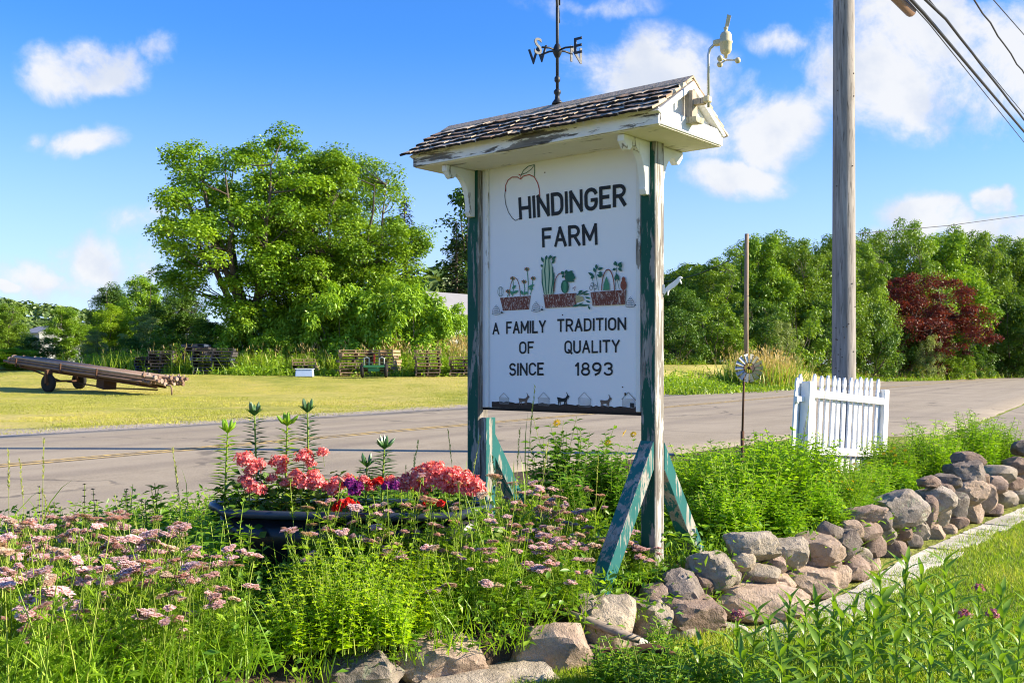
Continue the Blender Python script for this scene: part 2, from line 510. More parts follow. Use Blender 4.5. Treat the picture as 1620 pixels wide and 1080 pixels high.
def asphalt_material():
    m, n = new_mat('asphalt')
    p, sp, u, v = pos_nodes(n)
    f1 = n.noise(p, 60, 4, .75); f2 = n.noise(p, 2.2, 5, .6); f3 = n.noise(p, .3, 4, .6)
    cmb_ = n.n('ShaderNodeCombineXYZ'); n.put(cmb_.inputs[0], n.math('MULTIPLY', u, .04)); n.put(cmb_.inputs[1], n.math('MULTIPLY', v, .9))
    streak = n.noise(cmb_.outputs[0], 1.5, 4, .6)
    base = n.ramp(f1, [(.28, (.16, .127, .086)), (.5, (.275, .226, .158)), (.72, (.42, .355, .255))])
    tone = n.math('ADD', n.math('ADD', n.math('MULTIPLY', f2, .25), n.math('MULTIPLY', f3, .35)), n.math('MULTIPLY', streak, .4))
    col = n.mix(n.step(tone, .40, .60, .0, .5), base, (.40, .335, .245))
    pt_ = n.noise(p, .14, 2, .4, .6); col = n.mix(n.step(pt_, .60, .63, 0, .16), col, (.13, .105, .09))
    lane = n.math('ABSOLUTE', n.math('SUBTRACT', n.math('ABSOLUTE', n.math('SUBTRACT', n.math('ABSOLUTE', n.math('SUBTRACT', v, 10.45)), 2.2)), .85)); col = n.mix(n.step(lane, .45, .05, 0, .28), col, (.15, .12, .10))
    # cracks
    wob_ = n.vmath('SCALE', n.vmath('SUBTRACT', n.noise(p, 1.3, 4, .6, col=True), (.5, .5, .5)), None)
    wob_.node.inputs['Scale'].default_value = .9
    vo = n.n('ShaderNodeTexVoronoi', feature='DISTANCE_TO_EDGE'); vo.inputs['Scale'].default_value = .16
    n.put(vo.inputs['Vector'], n.vmath('ADD', p, wob_))
    cr = n.math('MULTIPLY', n.step(vo.outputs['Distance'], .010, .003), n.step(n.noise(p, .5, 3), .40, .52))
    col = n.mix(n.math('MULTIPLY', cr, .5), col, (.035, .03, .028))
    finish(n, col, .88, .25, n.bump(n.math('SUBTRACT', f1, cr), .35, .008))
    return m

def seg(*parts):
    out = []
    for a, b, st in parts: out += list(np.arange(a, b, st))
    return np.array(out + [parts[-1][1]])

M_LAWN, M_ROAD = ground_material(), asphalt_material()
gx = seg((-900, -60, 24), (-60, -12, 1), (-12, 14, .25), (14, 60, 1), (60, 170, 3), (170, 900, 24))
gy = seg((-80, 0, 4), (0, 16, .25), (16, 75, .75), (75, 260, 3), (260, 1200, 30))
def grid_mesh(name, P, mat):
    """P: rows x cols x 3"""
    r_, c_ = P.shape[:2]
    idx = np.arange(r_ * c_).reshape(r_, c_)
    q = np.stack([idx[:-1, :-1], idx[:-1, 1:], idx[1:, 1:], idx[1:, :-1]], -1).reshape(-1, 4)
    me = bpy.data.meshes.new(name)
    me.vertices.add(r_ * c_); me.vertices.foreach_set('co', P.reshape(-1).astype(np.float32))
    me.loops.add(len(q) * 4); me.loops.foreach_set('vertex_index', q.ravel().astype(np.int32))
    me.polygons.add(len(q)); me.polygons.foreach_set('loop_start', (np.arange(len(q)) * 4).astype(np.int32))
    me.polygons.foreach_set('loop_total', np.full(len(q), 4, np.int32))
    me.polygons.foreach_set('use_smooth', np.ones(len(q), bool))
    me.materials.append(mat); me.update(calc_edges=True)
    return me
P = np.empty((len(gy), len(gx), 3))
for j, Y in enumerate(gy):
    for i, X in enumerate(gx):
        u_, v_ = uv_of(X, Y)
        z = height(X, Y)
        if abs(X) < 60 and 0 < Y < 70 and v_ > FARV + .6: z += .05 * (mnoise.noise(Vector((X * .35, Y * .35, 0)))) + .02 * mnoise.noise(Vector((X * 1.3, Y * 1.3, 3)))
        P[j, i] = (X, Y, z)
struct(inst('ground', grid_mesh('ground', P, M_LAWN)))

us = seg((-60, -6, 1.5), (-6, 30, .4), (30, 120, 2), (120, 420, 12))
P = np.empty((15, len(us), 3))
for i, u in enumerate(us):
    a = near_v(u) + .10 * mnoise.noise(Vector((u * .9, 0, 0))) + .05 * mnoise.noise(Vector((u * 3.1, 4, 0)))
    b = FARV + .16 * mnoise.noise(Vector((u * .5, 9, 0))) + .08 * mnoise.noise(Vector((u * 2.3, 5, 0)))
    for j in range(15):
        t = (0, .008, .07, .15, .23, .31, .4, .5, .6, .69, .77, .85, .93, .992, 1)[j]; v = a + (b - a) * t
        X, Y = from_uv(u, v)
        P[j, i] = (X, Y, (.03 if 0 < j < 14 else -.03) * 1.0 - .03 * (2 * t - 1) ** 2)
struct(inst('road', grid_mesh('road', P, M_ROAD)))
def road_z(u, v):
    a, b = near_v(u), FARV
    t = (v - a) / (b - a); return .03 - .03 * (2 * t - 1) ** 2

m, n = new_mat('yellow_road_paint')
p_, sp_, u_, v_ = pos_nodes(n)
wear = n.step(n.noise(p_, 9, 5, .7), .43, .62)
finish(n, n.mix(wear, (.28, .22, .14), (.68, .46, .13)), .8, .2)
M_YEL = m
for k, off in enumerate((-.11, .11)):
    P = np.empty((2, len(us), 3))
    for i, u in enumerate(us):
        for j, dv in enumerate((-.052, .052)):
            v = 10.45 + off + dv; X, Y = from_uv(u, v); P[j, i] = (X, Y, road_z(u, v) + .006)
    struct(inst('centre_line', grid_mesh('centre_line', P, M_YEL)))

# asphalt driveway joining at the right, beyond the end of the bed
P = np.empty((8, 12, 3))
for j in range(8):
    for i in range(12):
        v = -16 + (2.2 + 16) * j / 7; u = 17.4 + 140 * (i / 11) ** 2 - (1 - j / 7) * 1.5
        X, Y = from_uv(u, v); P[j, i] = (X, Y, -.004 - .03 * (1 - j / 7))
struct(inst('driveway', grid_mesh('driveway', P, M_ROAD)))

# planting bed behind the stone wall
m, n = new_mat('soil')
co = n.coord('Object')
finish(n, n.ramp(n.noise(co, 9, 6, .7), [(.3, (.035, .024, .016)), (.6, (.10, .072, .05)), (.75, (.19, .15, .11))]), .95, .1, n.bump(n.noise(co, 22, 5, .7), .8, .03))
M_SOIL = m
wx = np.arange(-3.6, 6.61, .15)
P = np.empty((26, len(wx), 3))
for i, X in enumerate(wx):
    Y = wall_y(X); u, v0 = uv_of(X, Y); u0 = u
    v1 = near_v(u) + .05
    for j in range(26):
        t = max(0, j - 1) / 24; v = v0 + .16 + (v1 - v0 - .16) * t
        x, y = from_uv(u, v)
        z = -.34 if j == 0 else BED_Z * (1 - t ** 3) - .012 * t - .14 * (1 - sm(0, .12, t)) + .03 * mnoise.noise(Vector((x * 2, y * 2, 1)))* (1 - t)
        P[j, i] = (x, y, z)
bed = struct(inst('planting_bed', grid_mesh('planting_bed', P, M_SOIL)))
def bed_z(X, Y): return BED_Z


# ------------------------------------------------------------------ trees
G_MAPLE = leaf_mat('maple_leaves', (.072, .150, .014), (.14, .25, .02), (.25, .365, .03), .36)
G_OAK = leaf_mat('oak_leaves', (.052, .110, .014), (.105, .185, .018), (.19, .28, .03), .38)
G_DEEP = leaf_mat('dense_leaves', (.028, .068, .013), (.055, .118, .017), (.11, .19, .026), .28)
G_LIME = leaf_mat('lime_leaves', (.13, .22, .014), (.22, .34, .018), (.33, .45, .03), .46)
G_GREY = leaf_mat('grey_green_leaves', (.085, .125, .05), (.16, .21, .085), (.26, .31, .14), .36)
G_SPRUCE = leaf_mat('spruce_needles', (.014, .034, .014), (.03, .06, .022), (.05, .085, .03), .12)
G_RED = leaf_mat('red_leaves', (.045, .010, .012), (.10, .018, .019), (.19, .035, .030), .34)
G_SUMAC = leaf_mat('sumac_leaves', (.09, .18, .02), (.17, .29, .025), (.26, .39, .04), .36)
M_BARK = wood('bark', (.055, .042, .032), (.16, .13, .10), (9, 9, 1.5), bump=.6)
M_BARKP = wood('pale_bark', (.12, .10, .08), (.28, .24, .20), (9, 9, 1.5), bump=.6)

def crown_clusters(r, n, H, W_, base, prof, inner=.35):
    """cluster centres through the crown's volume, more of them towards the outside"""
    c = []
    while len(c) < n:
        t = r.rand(); pr = prof(t)
        if r.rand() > pr ** 1.2 + .04: continue
        a = r.rand() * 2 * math.pi
        q = math.sqrt(inner ** 2 + (1 - inner ** 2) * r.rand()) if r.rand() < .8 else r.rand() * .6
        rad = pr * W_ / 2 * q
        c.append((math.cos(a) * rad, math.sin(a) * rad, base + t * (H - base)))
    return np.array(c)

def round_prof(t): return math.sqrt(max(0, 1 - (2 * t - .86) ** 2 / 1.30)) * (.75 + .25 * min(1, t * 3)) if t < .93 else .42
def oval_prof(t): return (min(1, .35 + 1.9 * t) if t < .4 else math.sqrt(max(0.02, 1 - ((t - .4) / .62) ** 2)))
def bush_prof(t): return math.sqrt(max(0.03, 1 - t ** 2.2)) * (.85 + .15 * min(1, t * 4))
def cone_prof(t): return max(.03, (1 - t)) ** .85

def make_tree(seed, H, W_, base, prof, ncl, nleaf, lL, lW, rc, flat=.75, leaders=5, trunk_r=.2, lean=0, gaps=0.0, droop=.3, inner=.35, skip_lobe=True):
    """returns (trunk mesh data, crown Fol): a tapered trunk, limbs to the leaf clumps, leaf-sized faces"""
    r = np.random.RandomState(seed)
    C = crown_clusters(r, ncl, H, W_, base, prof, inner)
    if skip_lobe:   # uneven outline: a few big lobes and hollows
        ang = np.arctan2(C[:, 1], C[:, 0]); k = np.zeros(len(C))
        for _ in range(4): k += np.sin(ang * r.randint(1, 5) + r.rand() * 6 + C[:, 2] * 2.2 / H * r.randint(1, 4)) / 4
        C[:, :2] *= (1 + .26 * k)[:, None]; C[:, 2] += .05 * H * np.sin(ang * 3 + r.rand() * 6) * ((C[:, 2] - base) / (H - base))
    tr = Fol(seed + 1)
    # leaders
    zt = base * .8 + .03 * H
    tr.tube([(0, 0, -.2), (.02 * lean, 0, zt * .4), (lean * .1, 0, zt)], [trunk_r * 1.25, trunk_r, trunk_r * .82], 8)
    tips = []; paths = []
    for i in range(leaders):
        a = 2 * math.pi * (i + r.rand() * .6) / leaders; q = .16 + .3 * r.rand() if i else .03
        top = np.array([math.cos(a) * W_ * q * .9, math.sin(a) * W_ * q * .9, base + (H - base) * (.62 + .3 * r.rand())])
        p0 = np.array([lean * .1, 0, zt * (.85 + .15 * r.rand())])
        ts = np.linspace(0, 1, 7)[:, None]
        bend = np.array([math.cos(a), math.sin(a), 0]) * W_ * .07 * (r.rand() + .2)
        pts = p0 + (top - p0) * ts + bend * np.sin(ts * math.pi) + r.randn(7, 3) * .012 * W_ * (ts > 0)
        tr.tube(pts, np.linspace(trunk_r * .62, trunk_r * .09, 7), 6)
        paths.append(pts)
    allp = np.concatenate(paths)
    for c in C:
        d = np.linalg.norm(allp - c, axis=1) + (allp[:, 2] > c[2] - .02 * H) * W_ * .3
        p = allp[np.argmin(d)]
        L = np.linalg.norm(c - p)
        if L > .04 * W_:
            mid = (p + c) / 2 + r.randn(3) * .05 * L + np.array([0, 0, -.06 * L])
            tr.tube([p, mid, c], [trunk_r * .13, trunk_r * .09, trunk_r * .03], 4)
    f = Fol(seed + 2)
    n_each = np.maximum(6, (nleaf / ncl * (.6 + .8 * r.rand(ncl))).astype(int))
    for c, ne in zip(C, n_each):
        rr = rc * (.65 + .7 * r.rand())
        q = nrmz(r.randn(ne, 3)); rad = rr * r.rand(ne, 1) ** .45
        q[:, 2] = np.abs(q[:, 2]) * np.where(r.rand(ne) < .75, 1, -1)
        pos = c + q * rad * np.array([1, 1, flat])
        up = nrmz(q * .55 + np.array([0, 0, .75]) + r.randn(ne, 3) * .45)
        d = nrmz(np.cross(up, r.randn(ne, 3)) + q * .5 - np.array([0, 0, droop]))
        ll = lL * (.65 + .7 * r.rand(ne))
        tint = np.clip(.35 + .45 * r.rand() - .2 + .6 * (r.rand(ne) - .5) + .25, 0, 1)
        f.leaves(pos, d, up, ll, ll * lW / lL, 0, tint=tint)
    return tr, f

def make_spruce(seed, H, W_, n=62, dens=46):
    r = np.random.RandomState(seed)
    tr, f = Fol(seed), Fol(seed + 1)
    tr.tube([(0, 0, -.2), (0, 0, H * .5), (0, 0, H * .99)], [.22, .13, .02], 7)
    for i in range(n * 4):
        t = (i + r.rand()) / (n * 4); z = H * (.08 + .91 * t); a = i * 2.4 + r.rand()
        L = W_ / 2 * cone_prof(t) * (.7 + .5 * r.rand())
        if L < .1: L = .1
        o = np.array([math.cos(a), math.sin(a), 0])
        ts = np.linspace(0, 1, 5)[:, None]
        pts = np.array([0, 0, z]) + o * L * ts + np.array([0, 0, 1]) * L * (-.38 * ts + .22 * ts ** 2)
        tr.tube(pts, np.linspace(.03, .008, 5), 3)
        k = max(6, int(dens * L / (W_ / 2)))
        tt = r.rand(k, 1) ** .8
        base_ = np.array([0, 0, z]) + o * L * tt + np.array([0, 0, 1]) * L * (-.38 * tt + .22 * tt ** 2)
        side = np.cross(o, [0, 0, 1.0])
        d = o * .6 + side * r.uniform(-1, 1, (k, 1)) + np.array([0, 0, -.45]) * r.rand(k, 1)
        f.leaves(base_, d, np.array([0, 0, 1.0]) + r.randn(k, 3) * .3, .20 * (.6 + r.rand(k)) * W_ / 4, .07 * W_ / 4, 0)
    return tr, f

def tree_thing(name, label, trunk_me, crown_me, loc, rz=0, sc=1.0, group=None, cat='tree', trunk_name='trunk', crown_name='crown'):
    t = thing(name, label, cat, loc, rz, group)
    t.scale = sc if isinstance(sc, tuple) else (sc, sc, sc)
    if trunk_me is not None: inst(trunk_name, trunk_me, t)
    inst(crown_name, crown_me, t)
    return t

def gloc(px, Y, dz=0.0):
    X = (px - CX) / F * Y
    return (X, Y, height(X, Y) + dz)

def build_pair(tf, mats_t, mats_c, nm):
    tr, f = tf
    return tr.mesh(nm + '_trunk', mats_t, True), f.mesh(nm + '_crown', mats_c)

# the two big trees at the left
a, b = build_pair(make_tree(11, 11.9, 8.8, 2.4, oval_prof, 165, 60000, .145, .098, .72, leaders=8, trunk_r=.30, inner=.5), M_BARK, G_MAPLE, 'open_tree')
tree_thing('walnut_tree', 'tall open spreading tree with sky showing through its limbs, left of the two big ones', a, b, gloc(394, 52), .4, (1.14, 1.14, 1.0))
a, b = build_pair(make_tree(23, 11.5, 9.2, 1.0, oval_prof, 260, 125000, .14, .095, .85, leaders=7, trunk_r=.30, inner=.45), M_BARK, G_MAPLE, 'full_tree')
tree_thing('maple_tree', 'big full bright green tree just left of the sign, sunlit to the top', a, b, gloc(538, 54), 1.0, (1.0, 1.0, .97))
a, b = build_pair(make_spruce(5, 10.5, 4.6), M_BARK, G_SPRUCE, 'spruce')
tree_thing('spruce_tree', 'dark pointed spruce standing behind the right shoulder of the big green tree', a, b, gloc(640, 62), .2)
tree_thing('spruce_tree', 'dark spruce showing between the big green tree and the left sign post', a, b, gloc(722, 60), 2.2, .82)
a, b = build_pair(make_tree(31, 10, 5.0, 2.0, oval_prof, 60, 9000, .26, .15, .8, trunk_r=.2), M_BARK, G_DEEP, 'thin_tree')
tree_thing('oak_tree', 'dark green tree partly hidden by the left post of the sign', a, b, gloc(765, 62), 0, 1.12)

# generic crowns, shared
KIND = {}
KIND['round'] = build_pair(make_tree(41, 10, 9.5, .8, bush_prof, 190, 48000, .19, .125, .95, trunk_r=.22), M_BARK, G_OAK, 'round')
KIND['tall'] = build_pair(make_tree(42, 10, 6.2, .7, oval_prof, 140, 36000, .19, .12, .85, trunk_r=.2), M_BARK, G_MAPLE, 'tall')
KIND['dense'] = build_pair(make_tree(43, 10, 9.0, .4, bush_prof, 200, 50000, .19, .125, .95, trunk_r=.22), M_BARK, G_DEEP, 'dense')
KIND['lime'] = build_pair(make_tree(44, 10, 8.0, .5, bush_prof, 150, 40000, .19, .12, .9, trunk_r=.2), M_BARK, G_LIME, 'lime')
KIND['willow'] = build_pair(make_tree(45, 10, 8.5, .3, bush_prof, 120, 20000, .30, .09, .8, trunk_r=.2, droop=.9), M_BARK, G_GREY, 'willow')
KIND['shrub'] = build_pair(make_tree(46, 4, 5.0, .1, bush_prof, 60, 9000, .17, .09, .45, trunk_r=.07, leaders=7), M_BARK, G_OAK, 'shrub')
KIND['pale_shrub'] = build_pair(make_tree(47, 4, 5.0, .1, bush_prof, 60, 8000, .16, .08, .45, trunk_r=.07, leaders=7), M_BARK, G_GREY, 'pale_shrub')
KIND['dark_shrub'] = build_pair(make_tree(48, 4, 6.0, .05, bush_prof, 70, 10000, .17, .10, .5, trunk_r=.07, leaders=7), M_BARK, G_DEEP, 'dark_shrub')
SIZE = {'round': (10, 9.5), 'tall': (10, 6.2), 'dense': (10, 9.0), 'lime': (10, 8.0), 'willow': (10, 8.5), 'shrub': (4, 5), 'pale_shrub': (4, 5), 'dark_shrub': (4, 6)}

def plant_tree(kind, name, label, px, Y, top, wpx, group=None, rz=None, cat='tree', dz=0):
    loc = gloc(px, Y, dz)
    H = EYE + (HY - top) / F * Y - loc[2]; Wd = wpx / F * Y
    h0, w0 = SIZE[kind]
    a, b = KIND[kind]
    return tree_thing(name, label, a, b, loc, random.random() * 6 if rz is None else rz, (Wd / w0, Wd / w0, H / h0), group, cat, 'stems' if 'shrub' in kind else 'trunk', 'foliage' if 'shrub' in kind else 'crown')

# left-hand belt behind the trailer
for row in [
    ('dense', 'pine_tree', 'distant dark tree with a flat top above the bushes left of the big trees', 178, 78, 452, 90),
    ('tall', 'poplar_tree', 'dark upright tree in the belt beside the open spreading tree', 232, 66, 440, 90),
    ('dense', 'oak_tree', 'dark rounded tree under the left edge of the open spreading tree', 285, 62, 455, 110),
    ('tall', 'ash_tree', 'upright yellow green bushy tree behind the wheels of the pipe trailer', 105, 60, 488, 62),
    ('lime', 'maple_tree', 'bright lime tree behind the middle of the pipe trailer', 172, 62, 484, 84),
    ('willow', 'willow_bush', 'pale grey green willow bush right behind the pipe trailer', 152, 54, 524, 58),
    ('round', 'ash_tree', 'mid green tree at the far left edge behind the raised pipe ends', 8, 66, 486, 90),
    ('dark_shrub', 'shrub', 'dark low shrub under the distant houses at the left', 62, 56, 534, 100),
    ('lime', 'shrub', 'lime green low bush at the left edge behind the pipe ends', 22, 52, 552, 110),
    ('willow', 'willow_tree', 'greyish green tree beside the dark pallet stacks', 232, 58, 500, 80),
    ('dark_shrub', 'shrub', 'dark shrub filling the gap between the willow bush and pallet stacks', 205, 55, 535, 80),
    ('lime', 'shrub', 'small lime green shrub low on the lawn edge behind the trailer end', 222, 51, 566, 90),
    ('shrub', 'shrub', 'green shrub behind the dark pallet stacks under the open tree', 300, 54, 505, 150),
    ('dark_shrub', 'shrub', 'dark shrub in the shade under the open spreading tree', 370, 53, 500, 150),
]:
    plant_tree(row[0], row[1], row[2], *row[3:], cat='shrub' if 'shrub' in row[1] else 'tree')

# sumac shrubs under the big trees
KIND['sumac'] = build_pair(make_tree(71, 3.0, 4.4, .05, bush_prof, 85, 15000, .20, .075, .46, trunk_r=.05, leaders=7, droop=.5), M_BARK, G_SUMAC, 'sumac'); SIZE['sumac'] = (3.0, 4.4)
for row in [
    ('sumac shrub in the middle below the trunk of the big full tree', 540, 50.5, 452, 150),
    ('bright sumac shrub nearest the white gabled house', 640, 50.5, 452, 160),
    ('sumac shrub just left of the white gabled house by the sign post', 712, 52, 486, 100),
    ('darker sumac shrub between the grey roof and the big full tree', 480, 51.5, 475, 120),
    ('sumac shrub under the open spreading tree left of the grey roof', 390, 51, 492, 120),
    ('small sumac shrub in front of the grey roof', 432, 49.8, 524, 90),
]:
    s = plant_tree('sumac', 'sumac_shrub', row[0], *row[1:], cat='shrub', group='sumac shrubs under the big trees')

# right-hand belt beyond the road
for row in [
    ('dense', 'oak_tree', 'dark green tree peeping out directly right of the right sign post', 1075, 66, 455, 120),
    ('round', 'oak_tree', 'round topped tree between the sign and the thin wooden pole', 1128, 70, 418, 130),
    ('tall', 'locust_tree', 'tallest spindly tree with tufts right behind the thin wooden pole', 1206, 74, 374, 100),
    ('round', 'oak_tree', 'broad tree right of the thin wooden pole', 1262, 76, 388, 150),
    ('round', 'maple_tree', 'green tree half hidden by the utility pole on its left', 1312, 80, 384, 130),
    ('round', 'maple_tree', 'leafy green tree just right of the utility pole', 1368, 84, 398, 110),
    ('round', 'maple_tree', 'tall green tree rising behind the left side of the red tree', 1440, 100, 362, 130),
    ('tall', 'maple_tree', 'tall green tree rising straight behind the top of the red tree', 1492, 108, 374, 130),
    ('round', 'maple_tree', 'green tree behind the right side of the red tree', 1548, 112, 380, 130),
    ('round', 'oak_tree', 'green tree filling the gap right of the tallest spindly tree', 1185, 84, 396, 150),
    ('round', 'oak_tree', 'green tree low behind the left edge of the red tree', 1400, 102, 420, 150),
    ('round', 'maple_tree', 'green tree rising over the right shoulder of the red tree', 1580, 124, 384, 160),
    ('round', 'oak_tree', 'green tree between the two tall trees behind the red one', 1520, 120, 376, 160),
    ('round', 'oak_tree', 'green tree right behind the utility pole', 1340, 98, 386, 150),
    ('round', 'oak_tree', 'green tree at the right edge above the road end', 1610, 120, 392, 130),
    ('dense', 'oak_tree', 'dark green tree low at the right edge beside the red tree', 1600, 110, 470, 110),
    ('round', 'oak_tree', 'green tree filling in behind the gap left of the utility pole', 1230, 92, 382, 150),
    ('round', 'oak_tree', 'green tree far behind the sign on the right', 1100, 90, 428, 130),
    ('round', 'oak_tree', 'green tree far behind the utility pole', 1385, 112, 376, 130),
]:
    plant_tree(row[0], row[1], row[2], *row[3:])
for row in [
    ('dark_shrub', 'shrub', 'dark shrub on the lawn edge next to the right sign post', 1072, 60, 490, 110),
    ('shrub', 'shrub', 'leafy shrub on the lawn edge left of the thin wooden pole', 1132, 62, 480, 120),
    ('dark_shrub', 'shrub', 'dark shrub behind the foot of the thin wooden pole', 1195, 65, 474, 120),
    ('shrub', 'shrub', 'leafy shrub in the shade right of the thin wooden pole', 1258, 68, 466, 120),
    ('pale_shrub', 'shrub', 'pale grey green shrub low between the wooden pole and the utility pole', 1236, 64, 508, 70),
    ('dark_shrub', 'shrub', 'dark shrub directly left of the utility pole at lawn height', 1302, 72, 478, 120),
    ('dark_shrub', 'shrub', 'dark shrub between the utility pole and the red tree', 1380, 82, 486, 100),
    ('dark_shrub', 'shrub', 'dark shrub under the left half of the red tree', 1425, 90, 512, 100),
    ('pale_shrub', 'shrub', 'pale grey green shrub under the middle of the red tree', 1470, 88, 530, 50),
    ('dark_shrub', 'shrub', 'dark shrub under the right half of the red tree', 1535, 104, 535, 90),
    ('shrub', 'shrub', 'yellow green shrub at the road edge below the red tree', 1500, 92, 548, 80),
    ('dark_shrub', 'shrub', 'dark shrub at the right edge where the road disappears', 1604, 112, 525, 90),
]:
    plant_tree(row[0], row[1], row[2], *row[3:], cat='shrub')
a, b = build_pair(make_tree(61, 8.9, 12.0, 1.0, oval_prof, 190, 46000, .19, .11, .85, flat=.6, trunk_r=.2, leaders=7, droop=.5), M_BARK, G_RED, 'red_maple')
t = tree_thing('red_maple_tree', 'dark red leaved tree at the roadside among the green trees', a, b, gloc(1450, 92), .8, (1.08, 1.08, 1.04))

# wooded hill far away at the left
m, n = new_mat('hill_floor'); finish(n, n.ramp(n.noise(n.coord('Object'), .05, 5), [(.3, (.05, .09, .02)), (.7, (.10, .15, .03))]), .95, .1)
hx, hy = np.linspace(-620, 40, 50), np.linspace(300, 700, 30)
P = np.empty((30, 50, 3))
def hill_z(X, Y):
    return 25 * math.exp(-(((X + 300) / 170) ** 2)) * sm(300, 430, Y) * (1 - sm(560, 700, Y)) + 9 * sm(300, 420, Y) * (1 - sm(560, 700, Y)) * sm(40, -60, X) - 4.5
for j, Y in enumerate(hy):
    for i, X in enumerate(hx): P[j, i] = (X, Y, hill_z(X, Y))
struct(inst('hill', grid_mesh('hill', P, m)))
G_FAR = leaf_mat('far_leaves', (.055, .095, .035), (.085, .13, .045), (.12, .165, .06), .25)  # muted greens: slight haze of distance put into the leaf colour
f = Fol(90); r = np.random.RandomState(91)
for i in range(1010):
    if i < 900: X, Y = r.uniform(-560, 20), r.uniform(330, 560); z = hill_z(X, Y); rad = r.uniform(3, 6)
    else: X, Y = r.uniform(-14, 22), r.uniform(98, 118); z = height(X, Y) + r.uniform(-1, 5); rad = r.uniform(2, 3.6)   # the wood goes on behind the sign
    ne = 60; q = nrmz(r.randn(ne, 3)); q[:, 2] = np.abs(q[:, 2])
    f.leaves(np.array([X, Y, z + 2]) + q * rad * np.array([1, 1, .9]), np.cross(q, r.randn(ne, 3)), q + r.randn(ne, 3) * .3, 1.9, 1.5, 0, tint=np.clip(.5 + .25 * r.randn() + .15 * r.randn(ne), 0, 1))
o = inst('forest', f.mesh('forest', G_FAR)); o['kind'] = 'stuff'; o['label'] = 'far wooded hillside of rounded green treetops'

# tall meadow grass along the foot of the trees, with tan seed heads; tufts on the right bank
G_GRASS = leaf_mat('tall_grass', (.12, .20, .02), (.20, .30, .03), (.30, .38, .05), .4)
G_TAN = leaf_mat('dry_grass', (.30, .21, .11), (.42, .31, .18), (.54, .42, .26), .3)
G_WEED = leaf_mat('weed_leaves', (.11, .21, .018), (.20, .33, .022), (.32, .44, .04), .44)
def grass_band(name, label, pts, n, hmin, hmax, tan=.0, leafy=0.0, seed=0, wb=.03, width=1.2):
    f = Fol(seed); r = f.r
    pts = [np.array(p) for p in pts]
    k = r.randint(0, len(pts) - 1, n); t = r.rand(n)
    A = np.array([pts[i] for i in k]); B = np.array([pts[i + 1] for i in k])
    xy = A + (B - A) * t[:, None] + r.randn(n, 2) * width * .5
    z = np.array([height(x, y) for x, y in xy])
    patch = np.array([mnoise.noise(Vector((x * .6, y * .6, seed))) for x, y in xy])
    h = (hmin + (hmax - hmin) * r.rand(n)) * (1 + .45 * patch)
    base = np.column_stack([xy, z - .03]); d = np.column_stack([r.randn(n, 2) * .22, np.ones(n)])
    istan = r.rand(n) < tan * (1 + .9 * patch)
    f.blades(base[~istan], d[~istan], h[~istan], wb, 0, .4, tint=np.clip(.5 + .4 * patch[~istan] + .25 * r.randn((~istan).sum()), 0, 1))
    b2 = base[istan]; d2 = d[istan]
    f.blades(b2, d2, h[istan] * 1.2, wb * .6, 1, .1)
    tip = b2 + nrmz(d2) * (h[istan] * 1.1)[:, None]
    f.leaves(tip, d2 + r.randn(len(b2), 3) * .2, r.randn(len(b2), 3), .22, .045, 1)
    nl = int(n * leafy)
    if nl:
        j = r.randint(0, n, nl); pb = base[j] + np.column_stack([r.randn(nl, 2) * .1, h[j] * r.rand(nl)])
        f.leaves(pb, np.column_stack([r.randn(nl, 2), .2 * r.randn(nl)]), np.tile([0, 0, 1.0], (nl, 1)) + r.randn(nl, 3) * .5, .17, .08, 2)
    o = inst(name, f.mesh(name, [G_GRASS, G_TAN, G_WEED])); o['kind'] = 'stuff'; o['label'] = label
    return o
def gp(px, Y): return ((px - CX) / F * Y, Y)
grass_band('tall_grass', 'tall green grass and weeds along the foot of the big trees', [gp(150, 51), gp(300, 49.6), gp(420, 48.6), gp(560, 49.2), gp(640, 48.6), gp(770, 48.8)], 15000, .5, 1.15, .03, .9, 3, .03, 1.4)
grass_band('tall_grass', 'low weeds growing round the pallets and cart', [gp(230, 49.2), gp(320, 48.2), gp(420, 46.6), gp(640, 46.0), gp(770, 46.3)], 5000, .15, .5, .0, 1.5, 13, .03, .7)
grass_band('dry_grass', 'band of tall tan seeding grass behind the pallet stacks', [gp(590, 50.2), gp(640, 50), gp(770, 50.4)], 2600, .8, 1.25, .6, .4, 4, .02, 1.2)
grass_band('dry_grass', 'brown dock seed heads in front of the sumac shrubs', [gp(420, 49.8), gp(500, 49.6)], 260, .9, 1.2, .6, .3, 14, .02, 1.0)
grass_band('tall_grass', 'weeds along the foot of the right hand trees', [gp(1050, 59), gp(1230, 67), gp(1330, 76), gp(1400, 84), gp(1480, 86)], 5000, .15, .42, .02, .8, 5, .04, .8)
grass_band('tall_grass', 'yellow green weeds on the verge right of the sign', [gp(1050, 43), gp(1130, 48), gp(1215, 54)], 5200, .15, .42, .0, 1.2, 6, .05, 2.0)
grass_band('tall_grass', 'tuft of tall seeding grass around the thin wooden pole', [gp(1188, 52), gp(1205, 52.5), gp(1232, 54)], 2600, .9, 1.7, .35, .0, 7, .05, 1.3)
grass_band('tall_grass', 'long grass and weeds at the road end under the red tree', [gp(1440, 88), gp(1500, 99), gp(1580, 113), gp(1650, 124)], 7000, .4, 1.0, .12, .7, 8, .06, 1.8)

